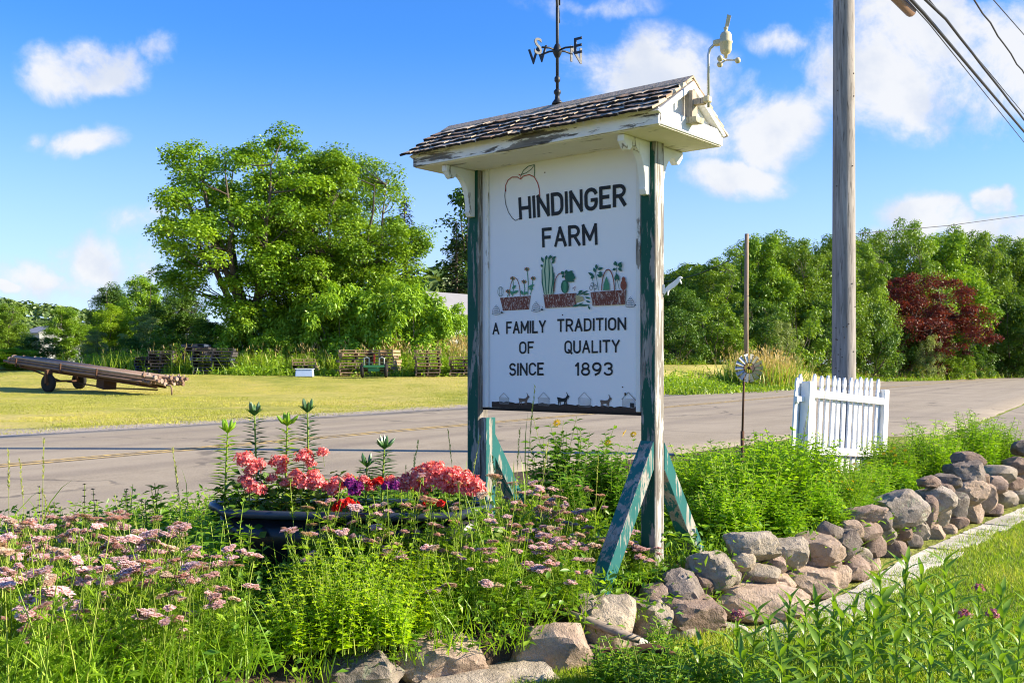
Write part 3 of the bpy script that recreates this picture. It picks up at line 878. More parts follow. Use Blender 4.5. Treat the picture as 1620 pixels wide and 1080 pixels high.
# short turf tufts that break the lawn's surface
G_TURF = leaf_mat('turf', (.20, .22, .035), (.34, .33, .06), (.46, .38, .12), .3)
G_TURFN = leaf_mat('near_turf', (.12, .21, .015), (.22, .32, .03), (.42, .42, .12), .38)
f = Fol(50); r = f.r
xy = []
while len(xy) < 80000:
    px, q = r.uniform(-40, 1120), r.rand()
    Y = 17 + 32 * q ** 1.25
    X = (px - CX) / F * Y; u, v = uv_of(X, Y)
    if v > FARV + .35 + 1.5 * r.rand() and mnoise.noise(Vector((X * .22, Y * .5, 8))) + .4 * mnoise.noise(Vector((X * 1.1, Y * 1.3, 8))) < .30 + .25 * r.rand(): xy.append((X, Y, height(X, Y), mnoise.noise(Vector((X * .25, Y * .25, 5)))))
xy = np.array(xy); nn = len(xy)
f.leaves(xy[:, :3] - np.array([0, 0, .01]), np.column_stack([r.randn(nn, 2) * .6, np.ones(nn)]), r.randn(nn, 3), .03 + .035 * r.rand(nn), .011, 0, tint=np.clip(.5 + .75 * xy[:, 3] + .22 * r.randn(nn), 0, 1))
o = inst('grass', f.mesh('grass', G_TURF)); o['kind'] = 'stuff'; o['label'] = 'mown yellowing grass of the field beyond the road'

# ------------------------------------------------------------------ the farm sign
W_WHITE = (.78, .77, .75)
M_WOODG = wood('weathered_wood', (.13, .115, .10), (.42, .39, .35))
M_POST_FRONT = wood('post_green_paint', (.15, .14, .125), (.36, .34, .31), (12, 12, 1.2), (.014, .085, .060), .62, flake=2.2)
M_POST_SIDE = wood('post_bare_side', (.10, .088, .075), (.29, .26, .22), (22, 22, 1.1), (.44, .43, .40), .40, flake=3)
M_BRACE = wood('brace_green_paint', (.22, .20, .17), (.46, .42, .36), (14, 14, 1.4), (.016, .115, .108), .66, flake=2.2)
M_BRACE_EDGE = wood('brace_worn_edge', (.20, .18, .15), (.44, .40, .34), (14, 14, 1.4), (.02, .15, .135), .52, flake=2.6)
M_FASCIA = wood('fascia_flaking_white', (.06, .055, .05), (.30, .275, .25), (1.6, 14, 14), (.80, .79, .77), .58, flake=1.4)
M_WPAINT = wood('white_painted_wood', (.20, .18, .15), (.46, .42, .36), (10, 10, 1.4), (.76, .75, .72), .82, flake=2.4)
M_SOFFIT = wood('soffit_paint', (.35, .30, .24), (.6, .53, .44), (1.5, 10, 10), (.80, .74, .64), .86, flake=2)
M_PANEL = plain('panel_white_paint', (.78, .775, .79), .55, .35, var=.03, scale=3, bump=.03)
M_BLACK = plain('black_sign_paint', (.012, .014, .016), .6, .3, var=.2)
M_SHING = [wood('shingle_%s' % nm, a_, b_, (20, 1.6, 20), bump=.8) for nm, a_, b_ in (
    ('grey', (.22, .17, .12), (.62, .50, .36)), ('pale', (.36, .28, .20), (.76, .62, .46)), ('brown', (.15, .095, .06), (.46, .32, .22)))]
M_DARKWOOD = plain('rotten_wood', (.025, .018, .013), .9)

T = Vector((.773, -.635, 0)).normalized(); RZ = math.atan2(T.y, T.x)
P0 = Vector((-.185, 6.577, BED_Z))
sign = thing('farm_sign', 'tall white farm sign with painted baskets under a small shingled roof on green posts', 'sign', P0, RZ)
INV = (Matrix.Translation(P0) @ Matrix.Rotation(RZ, 4, 'Z')).inverted()
def loc(Pw): return INV @ Vector(Pw)
def onplane(px, py, yl):
    """where the ray of a photograph pixel meets the sign's own plane y = yl (local x, z)"""
    o = loc((0, 0, EYE)); d = INV.to_3x3() @ Vector(((px - CX) / F, 1, (HY - py) / F))
    t = (yl - o.y) / d.y; q = o + d * t
    return (q.x, q.z)
ZO = -BED_Z                                         # local z of the road level
PW, PZ0, PZ1 = 1.224, .846 + ZO, 2.385 + ZO
SOF = 2.385 + ZO
pan = MB().box((PW / 2, 0, (PZ0 + PZ1) / 2), (PW, .024, PZ1 - PZ0)).build('panel', M_PANEL, sign, .002)
for x in (.045, PW - .03):
    MB().box((x, -.0185, (PZ0 + PZ1) / 2), (.03, .012, PZ1 - PZ0 - .004)).build('batten', M_WPAINT, sign, .002)
MB().box((PW / 2, -.002, PZ0 - .009), (PW - .02, .03, .016), jit=.002).build('bottom_edge', M_DARKWOOD, sign)
PWD = .096
for x in (-.052, PW + .052):
    mb = MB().box((x, 0, SOF / 2 - .10), (PWD, PWD, SOF + .2 - .002), m=(1, 1, 0, 1, 1, 1))
    mb.build('post', [M_POST_FRONT, M_POST_SIDE], sign, .004)
# braces: a rafter-cut timber in front of and behind each post
def brace(x, y0, z0, y1, z1, w=.09, h=.092):
    mb = MB(); b = len(mb.v)
    # side profile in y-z, vertical cut against the post
    d = Vector((y1 - y0, z1 - z0)).normalized(); nn_ = Vector((-d.y, d.x)) * h
    if nn_.y < 0: nn_ = -nn_
    k = h / abs(d.x)
    poly = [(y0, z0 - k), (y0, z0), (y1, z1), (y1 - nn_.x * .2, z1 - .14)]
    mb.prism(poly, 'x', x - w / 2, x + w / 2, 0)
    for i in range(2, len(mb.m)): mb.m[i] = 1
    return mb.build('brace', [M_BRACE, M_BRACE_EDGE], sign, .003)
brace(PW + .047, -.049, .74 + 0, -.62, -.08)
brace(PW + .057, .049, .73, .60, -.06)
brace(-.05, .049, .83, .60, .02)
MB().box((-.052 + .075, .02, .41), (.045, .095, .84), m=(1, 1, 1, 0, 0, 0)).build('post_stub', [M_BRACE, M_POST_SIDE], sign, .003)

# roof
RX0, RX1, RY0, RY1 = -.275, 1.54, -.36, .33
YC = (RY0 + RY1) / 2; ZE, ZR = SOF + .085, SOF + .296
slope = math.atan2(ZR - ZE, YC - RY0)
rf = MB()
rf.prism([(RY0 + .02, SOF + .004), (RY1 - .02, SOF + .004), (RY1 - .02, ZE), (YC, ZR - .012), (RY0 + .02, ZE)], 'x', RX0 + .03, RX1 - .06, 0)
roof = rf.build('roof', [M_SOFFIT], sign)
MB().box(((RX0 + RX1) / 2, YC, SOF), (RX1 - RX0 - .01, RY1 - RY0 - .01, .012)).build('soffit', M_SOFFIT, sign)
MB().box(((RX0 + RX1) / 2, RY0, SOF + .043), (RX1 - RX0, .022, .088)).build('fascia', M_FASCIA, sign, .002)
MB().box(((RX0 + RX1) / 2, RY1, SOF + .043), (RX1 - RX0, .022, .088)).build('fascia', M_FASCIA, sign, .002)
for xe, sg in ((RX1, 1), (RX0, -1)):
    MB().box((xe - sg * .008, YC, SOF + .0435), (.024, RY1 - RY0 - .024, .087)).build('gable_base', M_WPAINT, sign, .002)
    MB().prism([(RY0 + .045, ZE - .004), (RY1 - .045, ZE - .004), (YC, ZR - .055)], 'x', xe - sg * .045, xe - sg * .03).build('gable', M_WPAINT, sign)
    for (ya, yb) in ((RY0 - .035, YC), (RY1 + .035, YC)):
        za = ZE - .022
        th = .042
        MB().prism([(ya, za), (yb, ZR + .002), (yb, ZR - th), (ya + (.03 if ya < YC else -.03), za - .012)], 'x', xe - sg * .055, xe + sg * .012).build('rake_board', M_WPAINT, sign, .002)
# shingles: five courses on the front slope, each shingle a piece; the back slope the same
SH = []
rs = random.Random(4)
for k in range(7):
    mb = MB(); w_ = rs.uniform(.085, .125); L_ = .17
    nseg = 4
    xs_ = [-w_ / 2 + w_ * i / nseg for i in range(nseg + 1)]
    b = len(mb.v)
    for i, x in enumerate(xs_):
        butt = -L_ / 2 + rs.uniform(-.006, .008); curl = rs.uniform(0, .004)
        th = rs.uniform(.012, .018)
        mb.v += [(x, butt, curl), (x, butt, curl + th), (x, L_ / 2, 0), (x, L_ / 2, .006)]
    for i in range(nseg):
        a0, a1 = b + 4 * i, b + 4 * i + 4
        for qi, q in enumerate(((0, 1, 1, 0), (1, 3, 3, 1), (3, 2, 2, 3), (2, 0, 0, 2))):
            mb.face([a0 + q[0], a0 + q[1], a1 + q[2], a1 + q[3]], 1 if qi == 0 else 0)
    mb.face([b, b + 2, b + 3, b + 1]); e = b + 4 * nseg; mb.face([e, e + 1, e + 3, e + 2])
    SH.append((w_, mb.mesh('shingle', [M_SHING[k % 3], M_DARKWOOD])))
SL = math.hypot(ZR - ZE, YC - RY0) + .045
for side in (0, 1):
    for c in range(5):
        x = RX0 - .025 + rs.uniform(-.03, 0)
        while x < RX1 + .0:
            w_, me = rs.choice(SH)
            s_ = .085 + c * (SL - .09) / 4.6 - .04
            yy = (RY0 - .038 + s_ * math.cos(slope)) if side == 0 else (RY1 + .038 - s_ * math.cos(slope))
            zz = ZE - .024 + s_ * math.sin(slope) + .012 + .004
            cx_ = min(x + w_ / 2, RX1 + .005 - w_ / 2)
            inst('shingle', me, roof, (cx_, yy, zz), ((slope - .07 + rs.uniform(-.012, .008)) if side == 0 else 0, 0, 0) if side == 0 else (slope - .07, 0, math.pi), (1, 1, rs.uniform(.85, 1.15)))
            x += w_ + rs.uniform(.001, .007)
    mb = MB().bar((RX0 - .01, YC - .004, ZR + .016), (RX1 + .01, YC - .004, ZR + .016), .11, .014)
cap = MB()
for sg in (-1, 1):
    cap.prism([(YC, ZR + .034), (YC, ZR + .022), (YC + sg * .075, ZR - .026), (YC + sg * .077, ZR - .014)], 'x', RX0 - .02, RX1 + .008)
cap.build('ridge_cap', M_SHING[0], sign)
# scrolled brackets under the eaves
def bracket(x, sg):
    pts = []
    Lh, Lv = .27, .30
    pts += [(0, 0), (Lh, 0), (Lh, -.035)]
    for i in range(9):                              # convex nose, then a long cove down the post
        t = i / 8; pts.append((Lh - .012 - .085 * t, -.045 - .035 * math.sin(t * math.pi)))
    for i in range(1, 11):
        t = i / 10; pts.append((Lh - .10 - (.12) * math.sin(t * math.pi / 2), -.05 - (Lv - .09) * (1 - math.cos(t * math.pi / 2))))
    pts += [(.055, -Lv + .03), (.04, -Lv), (0, -Lv)]
    poly = [(sg * (.049 + a), SOF - .008 + z) for a, z in pts]
    return MB().prism(poly, 'x', x - .022, x + .022).build('bracket', M_WPAINT, sign, .003)
for x in (-.052, PW + .045): bracket(x, -1); bracket(x, 1)

# --- painting on the panel: flat print, built in the panel's own plane
YP = -.0125
def arc(cx, cy, rx, ry, a0, a1, n=14): return [(cx + rx * math.cos(R(a0 + (a1 - a0) * i / n)), cy + ry * math.sin(R(a0 + (a1 - a0) * i / n))) for i in range(n + 1)]
GLYPH = {                                            # single-stroke sign lettering: width, strokes
 'H': (.60, [[(0, 0), (0, 1)], [(.60, 0), (.60, 1)], [(0, .5), (.60, .5)]]), 'I': (0, [[(0, 0), (0, 1)]]),
 'N': (.60, [[(0, 0), (0, 1)], [(0, 1), (.60, 0)], [(.60, 0), (.60, 1)]]),
 'D': (.56, [[(0, 0), (0, 1)], [(0, 1), (.26, 1)] + arc(.26, .66, .30, .34, 90, 0, 7)[1:] + arc(.26, .34, .30, .34, 0, -90, 7) + [(0, 0)]]),
 'G': (.58, [arc(.29, .70, .29, .30, 20, 180, 10) + arc(.29, .30, .29, .30, 180, 360, 10) + [(.58, .45)], [(.58, .45), (.34, .45)]]),
 'C': (.56, [arc(.29, .70, .29, .30, 20, 180, 10) + arc(.29, .30, .29, .30, 180, 340, 10)]),
 'E': (.48, [[(0, 0), (0, 1)], [(0, 1), (.48, 1)], [(0, .52), (.40, .52)], [(0, 0), (.48, 0)]]),
 'F': (.48, [[(0, 0), (0, 1)], [(0, 1), (.48, 1)], [(0, .52), (.40, .52)]]),
 'R': (.56, [[(0, 0), (0, 1)], [(0, 1), (.28, 1)] + arc(.28, .74, .26, .26, 90, -90, 10)[1:] + [(0, .48)], [(.28, .48), (.56, 0)]]),
 'A': (.60, [[(0, 0), (.30, 1)], [(.30, 1), (.60, 0)], [(.11, .33), (.49, .33)]]),
 'M': (.72, [[(0, 0), (0, 1)], [(0, 1), (.36, .25)], [(.36, .25), (.72, 1)], [(.72, 1), (.72, 0)]]),
 'L': (.46, [[(0, 1), (0, 0)], [(0, 0), (.46, 0)]]), 'Y': (.58, [[(0, 1), (.29, .47)], [(.58, 1), (.29, .47)], [(.29, .5), (.29, 0)]]),
 'T': (.56, [[(0, 1), (.56, 1)], [(.28, 1), (.28, 0)]]), 'O': (.58, [arc(.29, .70, .29, .30, 0, 180, 10) + arc(.29, .30, .29, .30, 180, 360, 10) + [(.58, .70)]]),
 'Q': (.58, [arc(.29, .70, .29, .30, 0, 180, 10) + arc(.29, .30, .29, .30, 180, 360, 10) + [(.58, .70)], [(.34, .24), (.62, -.06)]]),
 'U': (.56, [[(0, 1), (0, .30)] + arc(.28, .28, .28, .28, 180, 360, 10) + [(.56, 1)]]),
 'S': (.54, [arc(.27, .75, .25, .25, 25, 240, 10) + [(.30, .50)] + arc(.27, .26, .27, .26, 60, -155, 10)]),
 '1': (.16, [[(.16, 0), (.16, 1)], [(.16, 1), (0, .80)]]), '8': (.54, [arc(.27, .755, .22, .245, 0, 360, 18), arc(.27, .265, .27, .265, 0, 360, 18)]),
 '9': (.54, [arc(.27, .69, .27, .31, 0, 360, 18), [(.54, .69), (.52, .42), (.42, .16), (.18, 0)]]),
 '3': (.54, [arc(.26, .75, .25, .25, 155, -80, 10), arc(.27, .26, .27, .27, 85, -155, 12)])}
def text_quad(word, tl, tr, bl, br, mat=M_BLACK, gap=.27, weight=.158, name='lettering'):
    q = [Vector((*onplane(*p, YP), 0)) for p in (tl, tr, bl, br)]
    H_ = ((q[0] - q[2]).length + (q[1] - q[3]).length) / 2; hw = H_ * weight / 2
    xs, strokes, x = [], [], 0
    for ch in word:
        w_, st = GLYPH[ch]
        for s_ in st: strokes.append([(x + a, b) for a, b in s_])
        x += w_ + gap
    tot = max(.01, x - gap); mb = MB(); y = YP - .002
    Wq = (q[1] - q[0]).length; ex = hw / Wq; ey = hw / H_
    def mp(a, b):
        s_ = ex + (1 - 2 * ex) * a / tot; t_ = ey + (1 - 2 * ey) * b
        s_ += random.uniform(-.0, .0); return (q[2] * (1 - s_) + q[3] * s_) * (1 - t_) + (q[0] * (1 - s_) + q[1] * s_) * t_
    for st in strokes:
        p = [mp(*a) for a in st]; closed = (p[0] - p[-1]).length < 1e-6
        if not closed:
            p[0] = p[0] + (p[0] - p[1]).normalized() * hw * .8; p[-1] = p[-1] + (p[-1] - p[-2]).normalized() * hw * .8
        b = len(mb.v); n_ = len(p); k_ = random.uniform(.92, 1.08)
        for i in range(n_):
            pa, pb = (p[i - 1] if i else (p[-2] if closed else p[0])), (p[i + 1] if i < n_ - 1 else (p[1] if closed else p[-1]))
            d1 = (pb - pa).normalized(); nn_ = Vector((-d1.y, d1.x, 0)) * hw * k_
            for e in (p[i] + nn_, p[i] - nn_): mb.v.append((e.x, y, e.y))
        for i in range(n_ - 1): mb.face([b + 2 * i, b + 2 * i + 1, b + 2 * i + 3, b + 2 * i + 2])
        y -= .00005
    return inst(name, mb.mesh(name, mat, fix=False), pan)
text_quad('HINDINGER', (820, 312), (991, 290), (822, 348.5), (991, 326))
text_quad('FARM', (857, 361), (944.5, 352.5), (858, 392), (946, 388))
text_quad('A', (779, 510.5), (790, 510), (779.5, 529.5), (790, 529))
text_quad('FAMILY', (801, 508.5), (864, 506), (801, 528.5), (864, 526.5))
text_quad('TRADITION', (881.5, 504.5), (991, 501.5), (881.5, 525.5), (991, 522))
text_quad('OF', (821.5, 540), (845, 539.5), (821.5, 560), (845, 559))
text_quad('QUALITY', (893, 538.5), (981, 537), (893, 559.5), (981, 557.5))
text_quad('SINCE', (805.6, 574), (860.7, 573), (805.6, 594.5), (860.7, 593.5))
text_quad('1893', (910, 573), (970, 572.5), (910, 594.5), (970, 594))

class Print:
    """flat strokes and fills in the panel plane, given in photograph pixels"""
    def __init__(s, sc=1, ox=0, oy=0, lift=.002): s.mb, s.sc, s.ox, s.oy, s.y = MB(), sc, ox, oy, YP - lift
    def p(s, q): return onplane(s.ox + q[0] / s.sc, s.oy + q[1] / s.sc, s.y)
    def fill(s, pts, m=0):
        b = len(s.mb.v)
        for q in pts: x, z = s.p(q); s.mb.v.append((x, s.y, z))
        s.mb.face(list(range(b, b + len(pts))), m); s.y -= .00006; return s
    def stroke(s, pts, wd, m=0, taper=False):
        q = [Vector((*s.p(a), 0)) for a in pts]; b = len(s.mb.v); wd = wd / s.sc * .0036
        for i, a in enumerate(q):
            d = q[min(i + 1, len(q) - 1)] - q[max(i - 1, 0)]; d.normalize(); nn_ = Vector((-d.y, d.x, 0)) * wd / 2
            if taper: nn_ *= .35 + .65 * math.sin(math.pi * (i + .5) / len(q))
            for sgn in (1, -1): e = a + nn_ * sgn; s.mb.v.append((e.x, s.y, e.y))
        for i in range(len(q) - 1): s.mb.face([b + 2 * i, b + 2 * i + 1, b + 2 * i + 3, b + 2 * i + 2], m)
        s.y -= .00006; return s
    def leaf(s, a, b, wd, m=0):
        n_ = 7; dx_, dy_ = b[0] - a[0], b[1] - a[1]; L = math.hypot(dx_, dy_) or 1; ox, oy = -dy_ / L, dx_ / L
        pts = [(a[0] + dx_ * i / n_ + ox * wd / 2 * math.sin(math.pi * i / n_), a[1] + dy_ * i / n_ + oy * wd / 2 * math.sin(math.pi * i / n_)) for i in range(n_ + 1)]
        pts += [(a[0] + dx_ * i / n_ - ox * wd / 2 * math.sin(math.pi * i / n_), a[1] + dy_ * i / n_ - oy * wd / 2 * math.sin(math.pi * i / n_)) for i in range(n_ - 1, 0, -1)]
        return s.fill(pts, m)
    def oval(s, c, rx, ry, m=0, n=12): return s.fill([(c[0] + rx * math.cos(6.2832 * i / n), c[1] + ry * math.sin(6.2832 * i / n)) for i in range(n)], m)
    def ring(s, c, rx, ry, wd, m=0, a0=0, a1=6.2832, n=14): return s.stroke([(c[0] + rx * math.cos(a0 + (a1 - a0) * i / n), c[1] + ry * math.sin(a0 + (a1 - a0) * i / n)) for i in range(n + 1)], wd, m)
    def build(s, name, mats): return inst(name, s.mb.mesh(name, mats, fix=False), pan)

M_GRN = plain('green_sign_paint', (.015, .11, .065), .6, var=.3, scale=30)
M_GRN2 = plain('light_green_sign_paint', (.06, .24, .13), .6, var=.3, scale=30)
M_REDP = plain('red_sign_paint', (.32, .03, .02), .6, var=.2)
M_OCH = plain('ochre_sign_paint', (.45, .26, .10), .6, var=.3, scale=30)
m, n = new_mat('wicker_sign_paint'); g_ = n.noise(n.coord('Object', (60, 60, 22)), 2.2, 5, .65, .8)
finish(n, n.mix(n.step(g_, .50, .66), (.15, .035, .018), (.58, .48, .42)), .6, .3); M_WICK = m
M_STRAW = plain('straw_sign_paint', (.42, .36, .18), .6, var=.3)
a = Print(2.843, 620, 0)
a.stroke([(512, 862), (511, 835), (522, 810), (540, 797), (565, 797), (578, 806), (580, 790), (570, 784)], 5, 0)
a.stroke([(578, 806), (592, 792), (618, 786), (640, 796), (655, 822), (662, 848), (665, 880), (664, 905)], 5, 0)
a.stroke([(511, 845), (507, 880), (512, 920), (524, 955), (542, 982), (556, 992), (572, 984), (580, 975)], 3.5, 1)
a.stroke([(580, 790), (592, 766), (614, 748), (641, 741), (642, 770), (640, 794)], 4.5, 2)
a.stroke([(582, 786), (604, 778), (626, 762), (640, 744)], 3.5, 2)
a.build('painted_apple', [M_REDP, M_BLACK, M_GRN])

b = Print(3.176, 720, 340, .0022)
# left basket: daisies
b.fill([(225, 416), (380, 405), (371, 474), (241, 481)], 2)
b.ring((300, 408), 27, 92, 4, 3, math.pi, 2 * math.pi)
for x0, y0, x1, y1 in ((288, 408, 290, 325), (365, 402, 362, 280), (378, 400, 390, 320), (262, 412, 265, 384), (345, 405, 346, 338)):
    b.stroke([(x0, y0), ((x0 + x1) / 2 + 4, (y0 + y1) / 2), (x1, y1)], 5, 1)
for c in ((289, 318), (360, 272), (392, 318), (266, 383), (346, 335)):
    for k in range(7):
        an = k * .9; b.leaf(c, (c[0] + 15 * math.cos(an), c[1] + 11 * math.sin(an)), 7, 3 if k % 3 else 4)
    b.oval(c, 5, 5, 0)
for (p, q) in (((365, 365), (398, 350)), ((370, 370), (392, 372)), ((288, 395), (318, 378)), ((340, 402), (330, 378)), ((345, 400), (362, 385)), ((285, 372), (305, 352)), ((290, 405), (278, 380))): b.leaf(p, q, 13, 1)
b.ring((228, 385), 14, 24, 2.5, 0); b.ring((228, 385), 6, 24, 2, 0)
# middle basket: tall stalks, gourds, a cabbage
b.fill([(443, 401), (609, 392), (607, 459), (453, 468)], 2)
b.fill([(436, 275), (448, 222), (470, 212), (484, 250), (496, 300), (494, 396), (448, 400), (440, 340)], 5)
for pts in ([(436, 275), (438, 340), (448, 398)], [(456, 215), (450, 280), (458, 398)], [(470, 212), (474, 300), (468, 396)], [(488, 260), (492, 320), (482, 396)], [(496, 290), (495, 340), (492, 396)]): b.stroke(pts, 9, 0, True)
for (p, q) in (((445, 240), (432, 210)), ((455, 228), (460, 202)), ((470, 225), (482, 200)), ((484, 228), (506, 206)), ((440, 262), (430, 248)), ((486, 245), (500, 222)), ((468, 215), (490, 208))): b.leaf(p, q, 12, 0)
b.ring((530, 385), 34, 92, 5, 3, math.pi, 2 * math.pi)
b.oval((551, 360), 20, 34, 0); b.oval((551, 362), 12, 30, 1); b.stroke([(540, 330), (543, 360), (541, 388)], 4, 0); b.stroke([(560, 330), (562, 360), (560, 388)], 4, 0)
b.oval((575, 310), 24, 28, 0)
for (p, q) in (((545, 300), (534, 282)), ((556, 300), (560, 275)), ((572, 296), (590, 280)), ((590, 305), (600, 322)), ((548, 310), (536, 305)), ((580, 322), (597, 335))): b.leaf(p, q, 17, 0)
b.stroke([(590, 370), (604, 358), (600, 380)], 4, 3)
# carrots and beans between
b.fill([(606, 404), (640, 408), (648, 428), (606, 440)], 7)
for (p, q) in (((610, 405), (640, 380)), ((625, 402), (668, 378)), ((640, 400), (676, 396)), ((650, 412), (682, 420)), ((600, 462), (645, 440)), ((612, 455), (678, 452)), ((590, 462), (612, 448)), ((655, 430), (680, 440)), ((668, 455), (678, 476)), ((618, 388), (640, 378))): b.leaf(p, q, 9, 0)
# right basket
b.fill([(680, 388), (860, 375), (853, 449), (690, 456)], 2)
b.ring((768, 380), 32, 106, 6, 3, math.pi, 2 * math.pi)
b.fill([(744, 378), (746, 350), (756, 318), (760, 308), (764, 318), (774, 348), (776, 376)], 1)
b.oval((846, 352), 16, 26, 3); b.oval((846, 322), 9, 12, 3); b.stroke([(832, 350), (860, 350)], 3, 2)
for x0, y0, x1, y1 in ((720, 380, 705, 290), (700, 384, 690, 320), (805, 374, 812, 262), (825, 374, 806, 300)):
    b.stroke([(x0, y0), ((x0 + x1) / 2, (y0 + y1) / 2 - 5), (x1, y1)], 3, 0)
for (p, q) in (((700, 310), (668, 288)), ((705, 290), (696, 264)), ((712, 275), (708, 246)), ((715, 275), (742, 264)), ((718, 292), (740, 290)), ((712, 300), (736, 312)), ((698, 306), (680, 320)), ((722, 300), (742, 302)),
               ((808, 268), (790, 278)), ((812, 258), (802, 230)), ((815, 258), (838, 236)), ((818, 266), (838, 282)), ((806, 290), (826, 332)), ((808, 300), (806, 332)), ((808, 252), (796, 240)), ((826, 270), (836, 244))): b.leaf(p, q, 14, 0)
for c in ((690, 350), (705, 362), (683, 366)): b.ring(c, 8, 10, 2.5, 6)
# beehives
for cx_, cy_, k in ((206, 480, 1), (406, 465, 1.08), (880, 442, 1.1)):
    for i in range(5): b.stroke([(cx_ - (20 - 3.6 * i) * k, cy_ + 18 - 9 * i * k), (cx_, cy_ + 21 - 9 * i * k), (cx_ + (20 - 3.6 * i) * k, cy_ + 17 - 9 * i * k)], 2.6, 6)
    b.stroke([(cx_ - 20 * k, cy_ + 18), (cx_ - 16 * k, cy_ - 6 * k), (cx_, cy_ - 28 * k), (cx_ + 16 * k, cy_ - 6 * k), (cx_ + 20 * k, cy_ + 17)], 2.4, 6)
    b.oval((cx_ + 28 * k, cy_ + 10), 7, 4, 6); b.stroke([(cx_ + 26 * k, cy_ + 8), (cx_ + 32 * k, cy_ - 6)], 2.2, 6)
b.build('painted_baskets', [M_GRN, M_GRN2, M_WICK, M_REDP and plain('rust_sign_paint', (.23, .06, .03), .6, var=.3, scale=30), M_OCH, plain('pale_green_sign_paint', (.42, .52, .34), .6, var=.2), M_BLACK, M_STRAW])

c = Print(3.176, 720, 340, .0018)
top = [(184 + i * 15, 936 + .62 * i + random.uniform(-4, 5)) for i in range(50)]
c.fill(top + [(935, 997), (184, 965)], 1)
def goat(cx_, cy_, k, m):
    o = lambda *q: [(cx_ + x * k, cy_ + y * k) for x, y in q]
    c.fill(o((-26, -8), (-29, -14), (-27, -6), (-22, -10), (0, -7), (14, -10), (22, -22), (24, -32), (27, -24), (33, -20), (35, -14), (28, -12), (24, -2), (20, 8), (-6, 10), (-22, 8), (-26, 0)), m)
    for x, s_ in ((-20, -3), (-14, 2), (10, -1), (16, 3)): c.fill(o((x - 3, 4), (x + 4, 4), (x + 2 + s_, 30), (x - 1 + s_, 30)), m)
    c.stroke(o((24, -20), (22, -32), (18, -38)), 3.5, m); c.stroke(o((30, -12), (30, -4)), 3, m)
goat(343, 928, .9, 2); goat(540, 928, 1.0, 0); goat(754, 938, .95, 2)
def barn(cx_, cy_, k, faint=False):
    o = lambda *q: [(cx_ + x * k, cy_ + y * k) for x, y in q]
    c.stroke(o((-30, -4), (0, -36), (34, 0)), 3, 3 if faint else 0); c.stroke(o((-26, -8), (-26, 30)), 2.2, 3); c.stroke(o((30, -6), (30, 34)), 2.2, 3)
    for i in range(9): c.stroke(o((-25, -8 + i * 5), (29, -6 + i * 5 + .5)), 1.5, 3)
    if not faint:
        c.fill(o((8, 12), (26, 13), (26, 33), (8, 32)), 0); c.fill(o((-18, -34), (-10, -34), (-10, -24), (-18, -22)), 1)
barn(244, 922, .8, True); barn(444, 925, .95, True); barn(648, 928, 1.05, True); barn(870, 930, 1.1)
c.build('painted_goats_and_barns', [M_BLACK, plain('brown_grass_sign_paint', (.045, .026, .018), .7, var=.4, scale=40), plain('brown_goat_sign_paint', (.14, .095, .075), .6, var=.4, scale=40), plain('grey_sign_paint', (.30, .28, .27), .6, var=.3, scale=30)])
# hook left on the right post's face, nail heads on the panel
nb = MB()
for px, py in ((768, 442), (773, 600), (845, 490), (1012, 610), (770, 300), (985, 612), (890, 498), (1010, 300), (862, 273)):
    x, z = onplane(px, py, YP); nb.lathe([(0, -.003), (.004, -.003), (.004, .001), (0, .001)], 8, (x, YP - .001, z), rot=Matrix.Rotation(R(90), 3, 'X'))
nb.build('nail_head', plain('rusty_nail', (.10, .05, .03), .8), pan)

# ------------------------------------------------------------------ on the roof: weathervane and wind gauge
M_IRON = plain('wrought_iron', (.035, .038, .042), .5, .5, .6, var=.3, scale=30)
M_CREAM = plain('cream_plastic', (.56, .48, .29), .45, .4, var=.05)
SM = Matrix.Translation(P0) @ Matrix.Rotation(RZ, 4, 'Z')
vb = SM @ Vector((.61, YC, ZR + .03))
vane = thing('weathervane', 'black iron weathervane with compass letters standing on the ridge of the sign roof', 'weathervane', vb)
zA = 3.035 - vb.z
mb = MB().tube([(0, 0, -.01), (0, 0, zA + .62)], .0095, 8)
mb.lathe([(0, .0), (.035, 0), (.03, .012), (.016, .03), (.014, .055), (.022, .065), (.022, .08), (.012, .09)], 10)
mb.lathe([(.010, .13), (.018, .14), (.018, .16), (.010, .17)], 8); mb.lathe([(.010, .30), (.015, .31), (.010, .32)], 8)
mb.build('rod', M_IRON, vane)
MB().lathe([(0, zA - .045), (.014, zA - .04), (.026, zA - .015), (.03, zA), (.026, zA + .015), (.014, zA + .04), (0, zA + .05)], 10).build('hub', M_IRON, vane)
def letter3d(ch, size, mat, thick=.006):
    cu = bpy.data.curves.new('letter', 'FONT'); cu.body = ch; cu.size = size * 1.42; cu.extrude = thick / 2; cu.offset = .0012; cu.align_x = 'CENTER'; cu.resolution_u = 3
    ob = bpy.data.objects.new('tmp', cu); S.collection.objects.link(ob); bpy.context.view_layer.update()
    me = bpy.data.meshes.new_from_object(ob.evaluated_get(bpy.context.evaluated_depsgraph_get())); bpy.data.objects.remove(ob)
    me.materials.clear(); me.materials.append(mat)
    for p in me.polygons: p.material_index = 0
    me.name = 'compass_letter'
    return me
for ch, ax, ay in (('E', .118, -.095), ('W', -.118, .095), ('N', .120, .085), ('S', -.120, -.085)):
    MB().tube([(0, 0, zA), (ax * .4, ay * .4, zA + .008), (ax * .8, ay * .8, zA + .001)], .006, 6).build('arm', M_IRON, vane)
    ang = math.atan2(ay, ax) if ax > 0 else math.atan2(-ay, -ax)
    inst('compass_letter', letter3d(ch, .098, M_IRON), vane, (ax, ay, zA - .045), (R(90), 0, ang))
